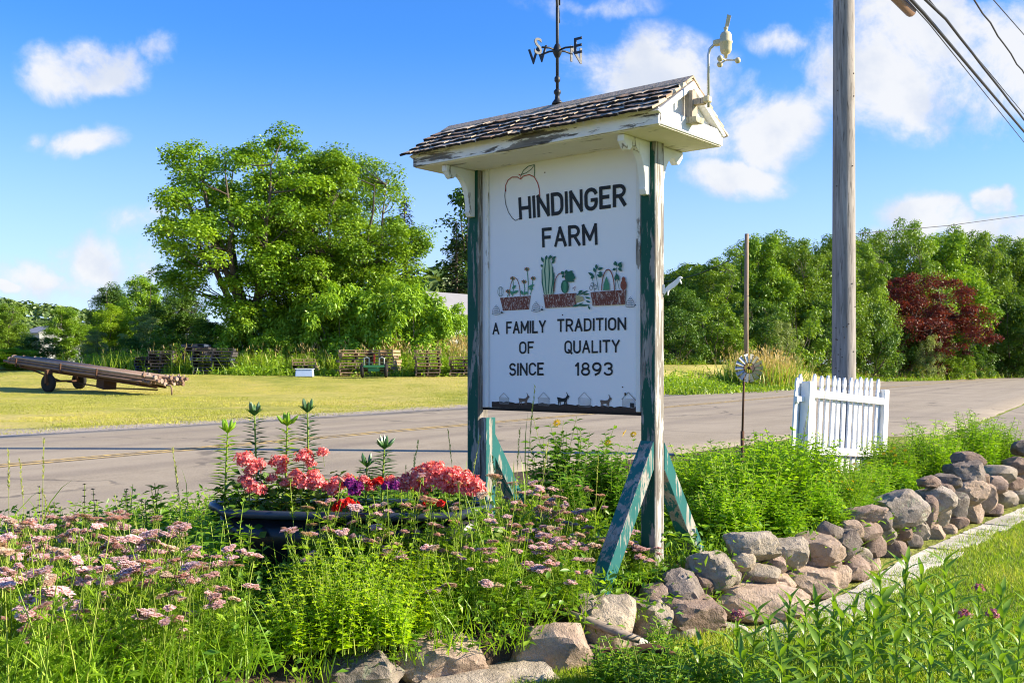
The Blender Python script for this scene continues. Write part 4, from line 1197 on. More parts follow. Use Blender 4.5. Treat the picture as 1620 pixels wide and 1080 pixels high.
# the running figure at the top, seen nearly edge on, pointing into the view
fig = [(-.20, .03), (-.10, .07), (-.02, .05), (.05, .08), (.10, .15), (.14, .17), (.20, .14), (.17, .12), (.13, .08), (.10, .0), (.12, -.08), (.09, -.09), (.06, -.01), (-.04, -.02), (-.08, -.09), (-.11, -.09), (-.09, -.01), (-.16, -.02)]
mb = MB().prism([(a_, z_) for a_, z_ in fig], 'x', -.008, .008)
o = mb.build('figure', M_IRON, vane, loc=(0.004, 0, zA + .40), rot=(0, 0, R(-6)))
MB().tube([(0, -.28, zA + .27), (0, .28, zA + .27)], .006, 6).tube([(0, .20, zA + .28), (0, .15, zA + .31), (0, .10, zA + .28)], .007, 6).build('pointer', M_IRON, vane, rot=(0, 0, R(-5)))

gb = SM @ Vector((RX1 + .03, YC - .02, ZE + .10))
gauge = thing('wind_gauge', 'cream wind gauge with small cups on a bent pole on the roof gable', 'weather station', gb, RZ)
M_GALV = plain('galvanised_pole', (.50, .50, .50), .4, .5, .8)
MB().box((-.015, -.02, -.03), (.05, .045, .155), jit=.004).box((.03, -.018, -.02), (.08, .03, .032), jit=.003).build('mount_block', wood('mount_block_wood', (.25, .2, .15), (.55, .47, .37)), gauge)
MB().box((.005, -.022, -.12), (.075, .075, .03), jit=.005).build('ledge', wood('ledge_wood', (.3, .26, .18), (.6, .55, .4)), gauge)
MB().box((.085, -.018, -.015), (.034, .045, .036)).build('clamp', M_CREAM, gauge, .006)
zt = .262
MB().tube([(.09, -.018, -.06), (.09, -.018, zt - .04), (.10, -.018, zt - .005), (.125, -.018, zt + .012), (.16, -.018, zt + .018)], .008, 8).build('pole', M_GALV, gauge)
bx_ = .195
MB().lathe([(0, -.085), (.007, -.085), (.010, -.066), (.024, -.058), (.031, -.042), (.032, -.008), (.035, -.004), (.035, .004), (.032, .008), (.031, .038), (.023, .052), (.010, .058), (.008, .068), (.012, .072), (.012, .080), (0, .082)], 16, (bx_, -.018, zt + .01)).build('body', M_CREAM, gauge)
MB().box((.150, -.018, zt + .018), (.05, .035, .03)).build('arm_bracket', M_CREAM, gauge, .005)
for k in range(3):
    an = k * 2.094 + .5
    cx_, cy_ = bx_ + .062 * math.cos(an), -.018 + .062 * math.sin(an)
    MB().tube([(bx_, -.018, zt - .085), (cx_, cy_, zt - .088)], .004, 6).lathe([(0, -.017), (.010, -.014), (.016, -.005), (.016, .004), (.010, .013), (0, .017)], 10, (cx_, cy_, zt - .09)).build('cup', M_CREAM, gauge)
MB().prism([(-.01, .0), (.025, .01), (.045, .10), (.012, .115)], 'y', -.0035, .0035).build('vane', M_CREAM, gauge, loc=(bx_, -.018, zt + .088), rot=(0, 0, R(25)), scale=.62)

# little white animal figure on the back of the right post
orn = thing('animal_ornament', 'small white leaping animal figure fixed to the side of the right sign post', 'ornament', SM @ Vector((PW + .10, .05, 1.60)), RZ + R(30))
M_ORN = plain('white_enamel', (.80, .79, .77), .35, .4, var=.06)
body = [(.0, .0), (.012, .012), (.03, .03), (.06, .05), (.085, .07), (.10, .085), (.112, .088), (.128, .078), (.120, .070), (.110, .066), (.122, .04), (.118, .03), (.104, .05), (.088, .028), (.07, .012), (.05, .0), (.035, -.012), (.028, -.045), (.02, -.045), (.018, -.012), (.008, -.03), (-.002, -.045), (-.008, -.04), (-.002, -.02)]
MB().prism(body, 'y', -.012, .012).build('figure', M_ORN, orn, .004, scale=.82)
MB().box((-.004, 0, .0), (.012, .035, .05)).build('plate', M_ORN, orn)

# ------------------------------------------------------------------ utility pole, cables, wooden pole
M_POLE = wood('utility_pole_wood', (.13, .115, .10), (.44, .40, .36), (9, 9, .55), bump=.6)
PX_, PY_ = 4.20, 12.8
pole = thing('utility_pole', 'thick grey weathered utility pole rising behind the white picket gate', 'utility pole', (PX_, PY_, -.1))
mb = MB(); pts = [(0, 0, -.4 + 9.4 * i / 24) for i in range(25)]
mb.tube(pts, [.152 - .035 * i / 24 for i in range(25)], 20); mb.build('shaft', M_POLE, pole)
nb = MB()
for k in range(22):
    a_, z_ = random.uniform(3.6, 5.6), random.choice((random.uniform(.9, 2.0), random.uniform(1, 5.5)))
    rr = .152 - .035 * z_ / 9.4; nb.box((rr * math.cos(a_), rr * math.sin(a_), z_), (.012, .012, .012))
nb.build('staple', plain('rusty_staple', (.09, .055, .04), .7), pole)
for z_ in (7.2, 7.55, 8.2):
    MB().box((.0, .15, z_), (.08, .16, .12)).build('cable_clamp', M_IRON, pole)
M_CABLE = plain('black_cable', (.016, .017, .018), .55, .4, var=.1)
def cable(label, a_, b_, rad, sag, wig=0.0, ext=(0.0, 1.0), grp=None):
    a_, b_ = Vector(a_), Vector(b_); pts = []
    for i in range(41):
        t = ext[0] + (ext[1] - ext[0]) * i / 40
        p = a_ + (b_ - a_) * t; p.z -= sag * 4 * max(0, t * (1 - t))
        p.z += wig * math.sin(t * 61) + wig * .5 * math.sin(t * 97 + 1)
        pts.append(p)
    return tag(MB().tube(pts, rad, 6, cap=False).build('cable', M_CABLE), label, 'cable', grp)
top = lambda z_: (PX_ + .02, PY_ + .18, z_)
def through(px, py, Y): return at(px, py, Y)
cab = [
    ('thick lowest cable leaving the splice case down to the right', (1462, 22, 16.6), (1640, 232, 28.5), .030, .0),
    ('thin straight wire just under the thick lowest cable', (1470, 38, 16.8), (1640, 250, 28.5), .010, .0),
    ('thick twin cable above the lowest one', (1496, 30, 17.2), (1640, 215, 28.0), .026, .006),
    ('thin loose wire hanging from the twin cable clamp', (1470, 0, 16.6), (1640, 205, 28.0), .010, .004),
    ('wavy cable high at the right edge of the view', (1541, 0, 19.0), (1640, 145, 27.0), .018, .03),
    ('thin straight highest wire in the top right corner', (1568, -4, 20.0), (1640, 78, 27.0), .012, .0)]
for lb, q0, q1, rad, wig in cab:
    A, B = at(*q0), at(*q1)
    d = B - A
    t0 = (PY_ + .1 - A.y) / d.y                      # back to the pole
    P_ = Vector((PX_ + .02, PY_ + .16, A.z + d.z * t0))
    far = A + d * 4.0; far.z = A.z + d.z * 1.0 + .9
    pts = []
    for i in range(15): t = i / 14; p = P_ + (A - P_) * t; pts.append(p)
    for i in range(1, 40):
        t = i / 40 * 4.0; p = A + d * t
        if t > 1: p.z = A.z + d.z * (1 + (t - 1) * (1 - .22 * (t - 1)))
        p.z += wig * (math.sin(t * 39) + .6 * math.sin(t * 61))
        pts.append(p)
    # and on past the camera to the next pole behind
    bk = [P_ + Vector((-DU[0], -DU[1], .012 * (i - 8))) * (i * 2.4) for i in range(12, 0, -1)]
    tag(MB().tube(bk + pts, rad, 6, cap=False).build('cable', M_CABLE), lb, 'cable', None)
A, B = at(1412, -10, 15.6), at(1441, 19, 16.4)
tag(MB().tube([A + (A - B) * .6, A, B], .085, 10).tube([B, B + (B - A).normalized() * .05], .06, 10).build('splice_case', plain('brown_splice_case', (.22, .13, .08), .5, .4)), 'brown cable splice case hanging at the top edge right of the utility pole', 'splice case')
tag(MB().tube([at(1330, 372, 47), at(1500, 357, 60), at(1640, 338, 70)], .02, 5, cap=False).build('cable', M_CABLE), 'far thin wire crossing the sky low over the right trees', 'cable')

wp = gloc(1180.5, 51.6)
fp = thing('wooden_pole', 'slim brown wooden pole without crossarm on the far verge', 'pole', wp)
Htop = at(1180, 370, 51.6).z - wp[2]
MB().tube([(0, 0, -.3), (0, 0, Htop * .5), (.03, 0, Htop)], [.135, .12, .105], 12).build('shaft', wood('brown_pole_wood', (.16, .11, .07), (.40, .30, .21), (9, 9, .6)), fp)
A = Vector(wp) + Vector((0, 0, Htop - .9)); B = at(1040, 446, 75)
tag(MB().tube([A + (B - A) * (i / 16) - Vector((0, 0, .6 * 4 * (i / 16) * (1 - i / 16) * .6)) for i in range(17)], .022, 5, cap=False).build('cable', M_CABLE), 'wire from the slim wooden pole down into the trees behind the sign', 'cable')

# ------------------------------------------------------------------ white picket gate panel, leaning
M_PICK = wood('picket_white_paint', (.35, .33, .30), (.60, .57, .52), (12, 12, 1.5), (.82, .82, .80), .76, flake=2.2, soft=.12)
GT = Vector((.774, .632, 0)); GRZ = math.atan2(GT.y, GT.x)
g0 = Vector((2.86, 10.0, -.05))
gate = thing('picket_gate', 'short leaning section of white picket fence in front of the utility pole', 'fence', g0, GRZ)
gate.rotation_euler = (0, R(4.6), GRZ)
GW = 1.36
def gate_post(x, w_, h, y=-.03):
    MB().box((x, y, h / 2 - .2), (w_, w_, h + .4), jit=.003).build('post', M_PICK, gate, .006)
gate_post(0.0, .105, 1.02); gate_post(GW, .105, 1.03)
for z_ in (.34, .90):
    MB().box((GW / 2 + .0, -.062, z_), (GW + .02 - .11, .036, .078), jit=.002).build('rail', M_PICK, gate, .006)
pk = MB()
prof = [(-.027, -.15), (.027, -.15), (.027, .94), (.017, .965), (.026, 1.0), (.022, 1.045), (.006, 1.08), (-.006, 1.08), (-.022, 1.045), (-.026, 1.0), (-.017, .965), (-.027, .94)]
pk.prism(prof, 'y', -.010, .010); pk_me = pk.mesh('picket', M_PICK)
for i in range(12):
    inst('picket', pk_me, gate, (.125 + i * (GW - .235) / 11, -.026 + .0, .01 + .004 * i), (0, R(random.uniform(-1.2, 1.2)), 0), (1, 1, 1 + random.uniform(-.012, .012)))
inst('picket', pk_me, gate, (-.155, .01, -.03), (0, R(1.0), 0))
inst('picket', pk_me, gate, (-.035, .045, .01), (0, 0, 0))
MB().box((-.09, -.012, .84), (.17, .03, .05)).build('latch_bar', M_PICK, gate)
MB().lathe([(0, -.01), (.03, -.008), (.03, .008), (0, .01)], 10, (-.155, -.012, .82), rot=Matrix.Rotation(R(90), 3, 'X')).build('latch', M_PICK, gate)

# ------------------------------------------------------------------ garden windmill on a rusty stake
M_RUST = plain('rusty_steel', (.105, .052, .030), .8, .3, .3, var=.45, scale=30, bump=.3)
m, n = new_mat('dull_tin'); finish(n, n.mix(n.noise(n.coord('Object'), 20, 4), (.42, .40, .36), (.62, .58, .50)), .38, .5, None, .55); M_TIN = m
wmY = 9.0
wc = at(1183, 582, wmY); wb = Vector((at(1174, 600, wmY).x, wmY, -.08))
wm = thing('garden_windmill', 'small metal garden windmill on a rusty stake left of the picket gate', 'garden windmill', wb)
MB().tube([(0, 0, -.1), (.003, 0, .62)], .017, 8).tube([(.003, 0, .60), (.02, 0, wc.z - wb.z + .03)], .010, 8).build('stake', M_RUST, wm)
cl = Vector((wc.x - wb.x, -.05, wc.z - wb.z))
bl = MB()
for q in ((.045, -.008, .004), (.045, .008, -.004), (.125, .018, -.010), (.125, -.018, .010)): bl.v.append((q[0], q[2], q[1]))
for q in ((.045, -.008, .0055), (.045, .008, -.0025), (.125, .018, -.0085), (.125, -.018, .0115)): bl.v.append((q[0], q[2], q[1]))
for q in ((0, 1, 2, 3), (7, 6, 5, 4), (0, 4, 5, 1), (1, 5, 6, 2), (2, 6, 7, 3), (3, 7, 4, 0)): bl.face(list(q))
bl_me = bl.mesh('blade', M_TIN)
for k in range(14): inst('blade', bl_me, wm, cl, (0, k * 2 * math.pi / 14, 0))
rg = MB().tube([(cl.x + .047 * math.cos(k * .3307), cl.y, cl.z + .047 * math.sin(k * .3307)) for k in range(20)], .004, 6, cap=False)
rg.tube([(cl.x + .112 * math.cos(k * .3307), cl.y + .004, cl.z + .112 * math.sin(k * .3307)) for k in range(20)], .0025, 6, cap=False)
rg.lathe([(0, -.012), (.014, -.01), (.014, .03), (0, .032)], 10, (cl.x, cl.y, cl.z), rot=Matrix.Rotation(R(90), 3, 'X')); rg.build('hub', M_RUST, wm)
MB().tube([cl, cl + Vector((.03, .16, .005))], .006, 6).prism([(.035, -.012), (.085, -.05), (.115, -.04), (.115, .05), (.085, .055), (.035, .02)], 'y', .155, .160).build('tail', plain('dark_tin_tail', (.10, .075, .065), .7), wm, loc=(cl.x - .01, cl.y, cl.z)) if False else None
tl = MB().prism([(.0, -.012), (.05, -.055), (.085, -.045), (.088, .045), (.05, .05), (.0, .018)], 'y', -.002, .002)
tl.build('tail', plain('dark_tin_tail', (.10, .075, .065), .7), wm, loc=(cl.x + .035, cl.y + .09, cl.z), rot=(0, 0, R(12)))
MB().tube([cl, cl + Vector((.04, .09, 0))], .006, 6).build('axle', M_RUST, wm)

# ------------------------------------------------------------------ pipe trailer
M_PIPE = plain('rusty_pipe', (.22, .14, .10), .75, .3, .2, var=.4, scale=5, bump=.25)
M_PIPE2 = plain('grey_brown_pipe', (.34, .255, .20), .7, .3, .2, var=.35, scale=5, bump=.25)
M_TYRE = plain('tyre_rubber', (.022, .021, .02), .85, .2)
TA, TB = at(20, 573, 39.5), at(278, 611, 36.2)
L_ = (TB - TA).length; ax = (TB - TA).normalized(); side = ax.cross(Vector((0, 0, 1))).normalized(); upv = side.cross(ax)
tl0 = gloc(105, 37.6)
trailer = thing('pipe_trailer', 'two wheeled rusty trailer carrying long metal pipes, tipped nose down on the lawn', 'trailer', tl0)
TI = Matrix.Translation(Vector(tl0)).inverted()
def tp(s, a_, h): return TI @ (TA + ax * (s * L_) + side * a_ + upv * h)
rs = random.Random(9); k = 0
for lay, cnt in ((0, 9), (1, 8), (2, 5)):
    for i in range(cnt):
        a_ = -.62 + 1.24 * (i + .5) / cnt + .02 * rs.random(); h = .06 + lay * .105
        s0, s1 = rs.uniform(.0, .07) + .02 * lay, rs.uniform(.90, 1.01)
        if i == 0 and lay == 0: s0, s1 = .0, .80
        rad = rs.uniform(.042, .06)
        mb = MB().tube([tp(s0, a_, h), tp((s0 + s1) / 2, a_, h - .02), tp(s1, a_, h)], rad, 9)
        mb.tube([tp(s1 - .012, a_, h), tp(s1, a_, h)], rad * 1.35, 9); mb.tube([tp(s0, a_, h), tp(s0 + .008, a_, h)], rad * 1.25, 9)
        mb.build('pipe', M_PIPE if (k % 3) else M_PIPE2, trailer); k += 1
fr = MB()
for a_ in (-.45, .45): fr.bar(tp(.12, a_, -.06), tp(.92, a_ * .5, -.10), .07, .10)
for s in (.14, .40, .62, .86): fr.bar(tp(s, -.66, -.02), tp(s, .66, -.02), .07, .07)
fr.build('frame', M_RUST, trailer)
for s in (.12, .40, .62):
    for a_ in (-.68, .68):
        MB().bar(tp(s, a_, -.06), tp(s, a_, .30 if s > .2 else .24), .05, .05, up=ax).build('stake', M_RUST, trailer)
zg = lambda X, Y: height(X, Y)
axc = TA + ax * (.335 * L_)
wheel_me = MB().lathe([(.10, -.07), (.24, -.085), (.30, -.075), (.335, -.05), (.345, 0), (.335, .05), (.30, .075), (.24, .085), (.10, .07)], 22).mesh('tyre', M_TYRE)
rim_me = MB().lathe([(0, -.05), (.04, -.09), (.06, -.05), (.17, -.03), (.20, -.06), (.20, .06), (.17, .03), (.06, .05), (.04, .09), (0, .05)], 18).mesh('rim', M_RUST)
sh = Vector((side.x, side.y, 0)).normalized()
for sg in (-1, 1):
    c_ = axc + sh * .72 * sg
    c_.z = height(c_.x, c_.y) + .335
    rotm = sh.to_track_quat('Z', 'Y').to_euler()
    whl = inst('wheel', rim_me, trailer, TI @ c_, rotm); inst('tyre', wheel_me, whl)
    MB().bar(TI @ c_, TI @ (c_ * 1 + Vector((0, 0, .50))), .09, .30, up=sh).build('axle_bracket', M_RUST, trailer)
MB().tube([TI @ (axc + sh * -.72 + Vector((0, 0, -.42))), TI @ (axc + sh * .72 + Vector((0, 0, -.42)))], .04, 8).build('axle', M_RUST, trailer)
nose = TI @ Vector((TB.x - .2, TB.y, height(TB.x, TB.y) + .28))
MB().tube([tp(.36, 0, -.42), tp(.62, 0, -.42), tp(.90, 0, -.22)], .03, 6).tube([tp(.14, .3, -.1), tp(.33, .1, -.42)], .03, 6).build('tow_bar', M_RUST, trailer)
MB().box(tp(.60, .0, -.28), (.55, .5, .34), rot=(0, .15, -.7)).build('bolster', M_RUST, trailer)
e_ = tp(1.0, .5, .05)
MB().tube([e_, e_ + Vector((.16, .02, -.01)), e_ + Vector((.20, .02, -.12)), e_ + Vector((.20, .02, -.36))], .03, 8).build('hydrant_pipe', M_PIPE, trailer)
for i in range(16):
    s, a_, h = rs.uniform(.88, 1.0), rs.uniform(-.6, .6), rs.uniform(.06, .34)
    p = tp(s, a_, h); d_ = Vector((rs.uniform(-.5, .5), rs.uniform(-.5, .5), 1)).normalized()
    MB().tube([p, p + d_ * rs.uniform(.08, .2)], .02, 6).tube([p - ax * .05, p + ax * .05], .07, 8).build('coupling', M_PIPE if i % 2 else M_PIPE2, trailer)

# ------------------------------------------------------------------ pallets, cart, tote, houses
M_PAL = [wood('pallet_wood_%s' % nm, a_, b_, (3, 3, 20)) for nm, a_, b_ in (('fresh', (.26, .165, .085), (.50, .36, .21)), ('worn', (.12, .085, .055), (.28, .21, .15)), ('dark', (.04, .035, .035), (.11, .10, .10)), ('blue', (.025, .04, .07), (.07, .09, .14)))]  # dark woods carry the shade of the left stacks in their colour
def pallet_mesh(mi):
    mb = MB(); w_, d_ = 1.2, 1.0
    for x in (-w_ / 2 + .03, 0, w_ / 2 - .03): mb.box((x, 0, .062), (.045, d_, .085))
    for i in range(7): mb.box((0, -d_ / 2 + .05 + i * (d_ - .1) / 6, .115), (w_, .10, .020), jit=.004)
    for i in range(4): mb.box((0, -d_ / 2 + .05 + i * (d_ - .1) / 3, .009), (w_, .10, .018), jit=.004)
    return mb.mesh('pallet', M_PAL[mi])
PALM = [pallet_mesh(i) for i in range(4)]
def stack(px, Y, n_, mis, label, group, wscale=1.0, rz=0.0, seed=0, h=.145):
    rs = random.Random(seed); b_ = gloc(px, Y)
    for i in range(n_):
        o = inst('pallet', PALM[rs.choice(mis) if i < n_ - 1 else mis[0]], None, (b_[0] + rs.uniform(-.09, .09), b_[1] + rs.uniform(-.09, .09), b_[2] + .02 + i * h), (rs.uniform(-.02, .02), rs.uniform(-.025, .025), rz + rs.uniform(-.12, .12)), (wscale, 1, h / .145))
        tag(o, label, 'pallet', group)
stack(675, 45.6, 8, (0, 1, 1, 1), 'wooden pallet in the tall neat stack between the cart and the sign', 'pallets in the tall neat stack', .92, .1, 1)
stack(735, 45.9, 6, (0, 1, 1), 'wooden pallet in the stack half hidden by the left sign post', 'pallets in the stack by the left sign post', 1.1, .05, 2)
stack(562, 46.2, 8, (0, 1, 1), 'wooden pallet in the wide untidy heap behind the green cart', 'pallets in the heap behind the cart', 1.25, .25, 3)
stack(604, 46.3, 8, (0, 1, 0), 'wooden pallet in the wide untidy heap behind the green cart', 'pallets in the heap behind the cart', 1.15, -.2, 4)
stack(483, 46.8, 5, (0, 1), 'wooden pallet in the low stack behind the white tote', 'pallets behind the white tote', .9, .1, 5)
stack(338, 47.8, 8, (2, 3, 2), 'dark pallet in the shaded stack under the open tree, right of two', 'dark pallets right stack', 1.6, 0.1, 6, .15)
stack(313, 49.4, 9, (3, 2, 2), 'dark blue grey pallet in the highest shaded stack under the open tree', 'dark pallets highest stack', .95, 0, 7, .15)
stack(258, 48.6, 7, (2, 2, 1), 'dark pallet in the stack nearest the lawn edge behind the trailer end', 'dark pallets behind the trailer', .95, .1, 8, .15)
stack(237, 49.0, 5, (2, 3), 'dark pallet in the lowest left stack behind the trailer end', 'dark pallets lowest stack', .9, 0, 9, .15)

M_GREENP = plain('green_cart_paint', (.05, .22, .09), .55)
cart = thing('farm_cart', 'small green wheeled farm cart parked in front of the pallet heap', 'cart', gloc(592, 44.6), .05)
MB().box((0, 0, .50), (.92, .5, .10)).box((0, 0, .36), (.5, .4, .16)).build('deck', M_GREENP, cart, .01)
for x in (-.52, .52):
    whl = inst('wheel', rim_me, cart, (x, 0, .32), (0, R(90), 0), (.9, .9, .9)); inst('tyre', wheel_me, whl)
for x in (-.33, .33):
    MB().tube([(x - .12, .1, .55), (x - .12, .1, .86), (x, .1, .9), (x + .10, .1, .86), (x + .10, .1, .55)], .025, 8).build('hoop', plain('pale_steel', (.45, .46, .42), .5), cart)
MB().tube([(-.55, 0, .32), (.55, 0, .32)], .03, 8).build('axle', M_RUST, cart)
MB().bar((0, .1, .62), (0, .1, 1.02), .10, .06, up=(1, 0, 0)).build('seat_post', plain('red_paint', (.30, .03, .02), .5), cart)
tote = thing('storage_tote', 'white and blue plastic tote lying at the lawn edge left of the cart', 'box', gloc(482, 45.2), .1)
MB().box((0, 0, .17), (.80, .55, .34), taper=(.92, .92)).build('tub', plain('blue_white_plastic', (.45, .56, .78), .4, .4, var=.1, scale=4), tote, .03)
MB().box((0, 0, .35), (.82, .57, .04)).build('lid', plain('white_plastic', (.78, .80, .84), .4), tote, .012)

M_SIDING = plain('pale_siding', (.60, .64, .62), .7, var=.06, scale=3)
M_ROOFG = plain('grey_roof', (.24, .24, .26), .8, var=.12, scale=2)
def house(name, label, px, Y, y_ridge, y_eave, width, depth, rz, wall=M_SIDING, roofm=M_ROOFG):
    b_ = gloc(px, Y); h = at(px, y_eave, Y).z - b_[2]; hr = at(px, y_ridge, Y).z - b_[2]
    t = thing(name, label, 'house', b_, rz)
    mb = MB().prism([(-width / 2, 0), (width / 2, 0), (width / 2, h), (0, hr), (-width / 2, h)], 'y', -depth / 2, depth / 2); mb.build('wall', wall, t)
    for sg in (-1, 1):
        ex = width / 2 + .3; ez = h - .3 * (hr - h) / (width / 2)
        MB().prism([(0, hr + .03), (0, hr + .17), (sg * ex, ez + .17), (sg * ex, ez + .03)], 'y', -depth / 2 - .3, depth / 2 + .3).build('roof', roofm, t)
    for x in (-width * .22, width * .22):
        wn = MB().box((x, -depth / 2 - .03, h * .58), (.95, .06, 1.25)).build('window', plain('window_frame_white', (.75, .75, .73), .5), t)
        MB().box((x, -depth / 2 - .062, h * .58), (.8, .012, 1.1)).build('pane', plain('dark_window_glass', (.03, .04, .05), .1, .5), wn)
    return t
house('farmhouse', 'white gabled house with grey roof just left of the left sign post', 722, 57, 469, 496, 2.7, 4.2, -.75)
house('shed', 'house with a weathered grey roof glimpsed among the trees under the big trees', 436, 58.5, 484, 512, 3.2, 3.0, -.9, roofm=plain('weathered_roof', (.42, .40, .36), .8))
house('house', 'distant pale house with grey roof at the far left under the hill', 78, 175, 517, 528, 7, 7, .9, wall=plain('grey_siding', (.30, .31, .30), .8))
house('house', 'distant house with steep pale gable at the far left, right of the other', 100, 190, 514, 530, 6, 8, .2, wall=plain('grey_siding', (.30, .31, .30), .8))

# ------------------------------------------------------------------ dry stone wall and flagstones
def stone_mat(name, c1, c2, lich=.0, speck=.28):
    m, n = new_mat(name)
    co = n.coord('Object'); oi = n.n('ShaderNodeObjectInfo')
    sh_ = n.vmath('ADD', co, n.vmath('SCALE', (3.1, 7.7, 5.3), None)); sh_.node.inputs[1].links[0].from_node.inputs['Scale'].default_value = 1
    n.t.links.new(oi.outputs['Random'], sh_.node.inputs[1].links[0].from_node.inputs['Scale'])
    a_ = n.noise(sh_, 9, 6, .68); b_ = n.noise(sh_, 60, 4, .75); c_ = n.noise(sh_, 3.0, 3, .5)
    col = n.ramp(n.math('ADD', n.math('MULTIPLY', a_, .6), n.math('MULTIPLY', c_, .4)), [(.36, c1), (.62, c2)])
    col = n.mix(n.step(b_, .52, .70, 0, speck), col, tuple(x * .42 for x in c1))
    col = n.mix(n.step(b_, .40, .30, 0, .45), col, tuple(min(.85, x * 1.5) for x in c2))
    st_ = n.noise(sh_, 5.0, 6, .7, .8); col = n.mix(n.step(st_, .53, .68, 0, .55), col, tuple(x * .55 for x in c1))
    col = n.mix(n.step(st_, .42, .30, 0, .4), col, (c2[0] * 1.25, c2[1] * 1.2, c2[2] * 1.05))
    if lich:
        l_ = n.noise(sh_, 11, 5, .7, .6)
        col = n.mix(n.step(l_, .56, .64, 0, lich), col, (.42, .45, .30))
    hv = n.n('ShaderNodeHueSaturation'); n.put(hv.inputs['Value'], n.math('MULTIPLY_ADD', oi.outputs['Random'], .46, .74)); n.put(hv.inputs['Color'], col)
    finish(n, hv.outputs[0], .92, .2, n.bump(n.math('ADD', n.math('MULTIPLY', a_, .8), n.math('MULTIPLY', b_, .6)), 1.0, .035))
    return m
M_ST = {'g': stone_mat('grey_stone', (.27, .225, .17), (.54, .46, .365)), 'p': stone_mat('pink_stone', (.32, .23, .165), (.60, .46, .35)),
        'b': stone_mat('brown_stone', (.21, .14, .105), (.40, .30, .24)), 't': stone_mat('tan_stone', (.34, .27, .19), (.56, .47, .36)),
        'l': stone_mat('lichen_stone', (.22, .18, .15), (.42, .36, .30), .75), 'd': stone_mat('dark_stone', (.15, .12, .10), (.33, .275, .235)),
        'w': stone_mat('pale_stone', (.42, .37, .32), (.66, .60, .53))}
def ico(sub):
    import bmesh
    bm = bmesh.new(); bmesh.ops.create_icosphere(bm, subdivisions=sub, radius=1.0)
    V = np.array([v.co[:] for v in bm.verts]); T_ = np.array([[v.index for v in f.verts] for f in bm.faces]); bm.free()
    return V, T_
ICO3, ICO2 = ico(4), ico(3)
def stone_mesh(seed, sx, sy, sz, cuts=7, big=True, rough=1.0):
    r = np.random.RandomState(seed); V, T_ = (ICO3 if big else ICO2); V = V.copy()
    N_ = [np.array(a, float) for a in ((1, 0, 0), (-1, 0, 0), (0, 1, 0), (0, -1, 0), (0, 0, 1), (0, 0, -1))]
    N_ = [nrmz((a + r.randn(3) * .28)[None])[0] for a in N_] + [nrmz(r.randn(1, 3))[0] for _ in range(cuts)]
    rad = np.full(len(V), 1.06)
    for q_, nn_ in enumerate(N_):                    # broken faces: the stone is what all the planes leave
        k = r.uniform(.70, .90) if q_ < 6 else r.uniform(.74, 1.0)
        dd = V @ nn_; rad = np.where(dd > .05, np.minimum(rad, k / np.maximum(dd, .05)), rad)
    V = V * rad[:, None]
    out = np.empty_like(V)
    for i, p in enumerate(V):
        q = Vector(p)
        d = .07 * mnoise.noise(q * 1.4 + Vector((seed, 0, 0))) + (.085 * (abs(mnoise.noise(q * 2.8 + Vector((0, seed, 0)))) - .3) + .05 * mnoise.noise(q * 6 + Vector((seed, seed, 0))) + .038 * mnoise.noise(q * 12 + Vector((0, seed, 0))) + .018 * mnoise.noise(q * 22 + Vector((0, seed, 0)))) * rough
        out[i] = p * (1 + d)
    out /= np.abs(out).max(0)
    me = bpy.data.meshes.new('stone'); me.from_pydata((out * np.array([sx, sy, sz]) / 2).tolist(), [], T_.tolist())
    me.polygons.foreach_set('use_smooth', np.ones(len(T_), bool)); me.update(); me.set_sharp_from_angle(angle=R(24))
    return me
wall = thing('stone_wall', 'low dry stone wall of rounded and broken fieldstones holding up the flower bed', 'wall', (1.5, 5.7, LAWN_Z))
WO = Vector(wall.location)
def wallY_at(px):
    """depth of the wall's foot along the ray of photograph column px"""
    k = (px - CX) / F; lo, hi = 2.5, 16
    for _ in range(40):
        mid = (lo + hi) / 2
        if mid < wall_y(k * mid): lo = mid
        else: hi = mid
    return lo
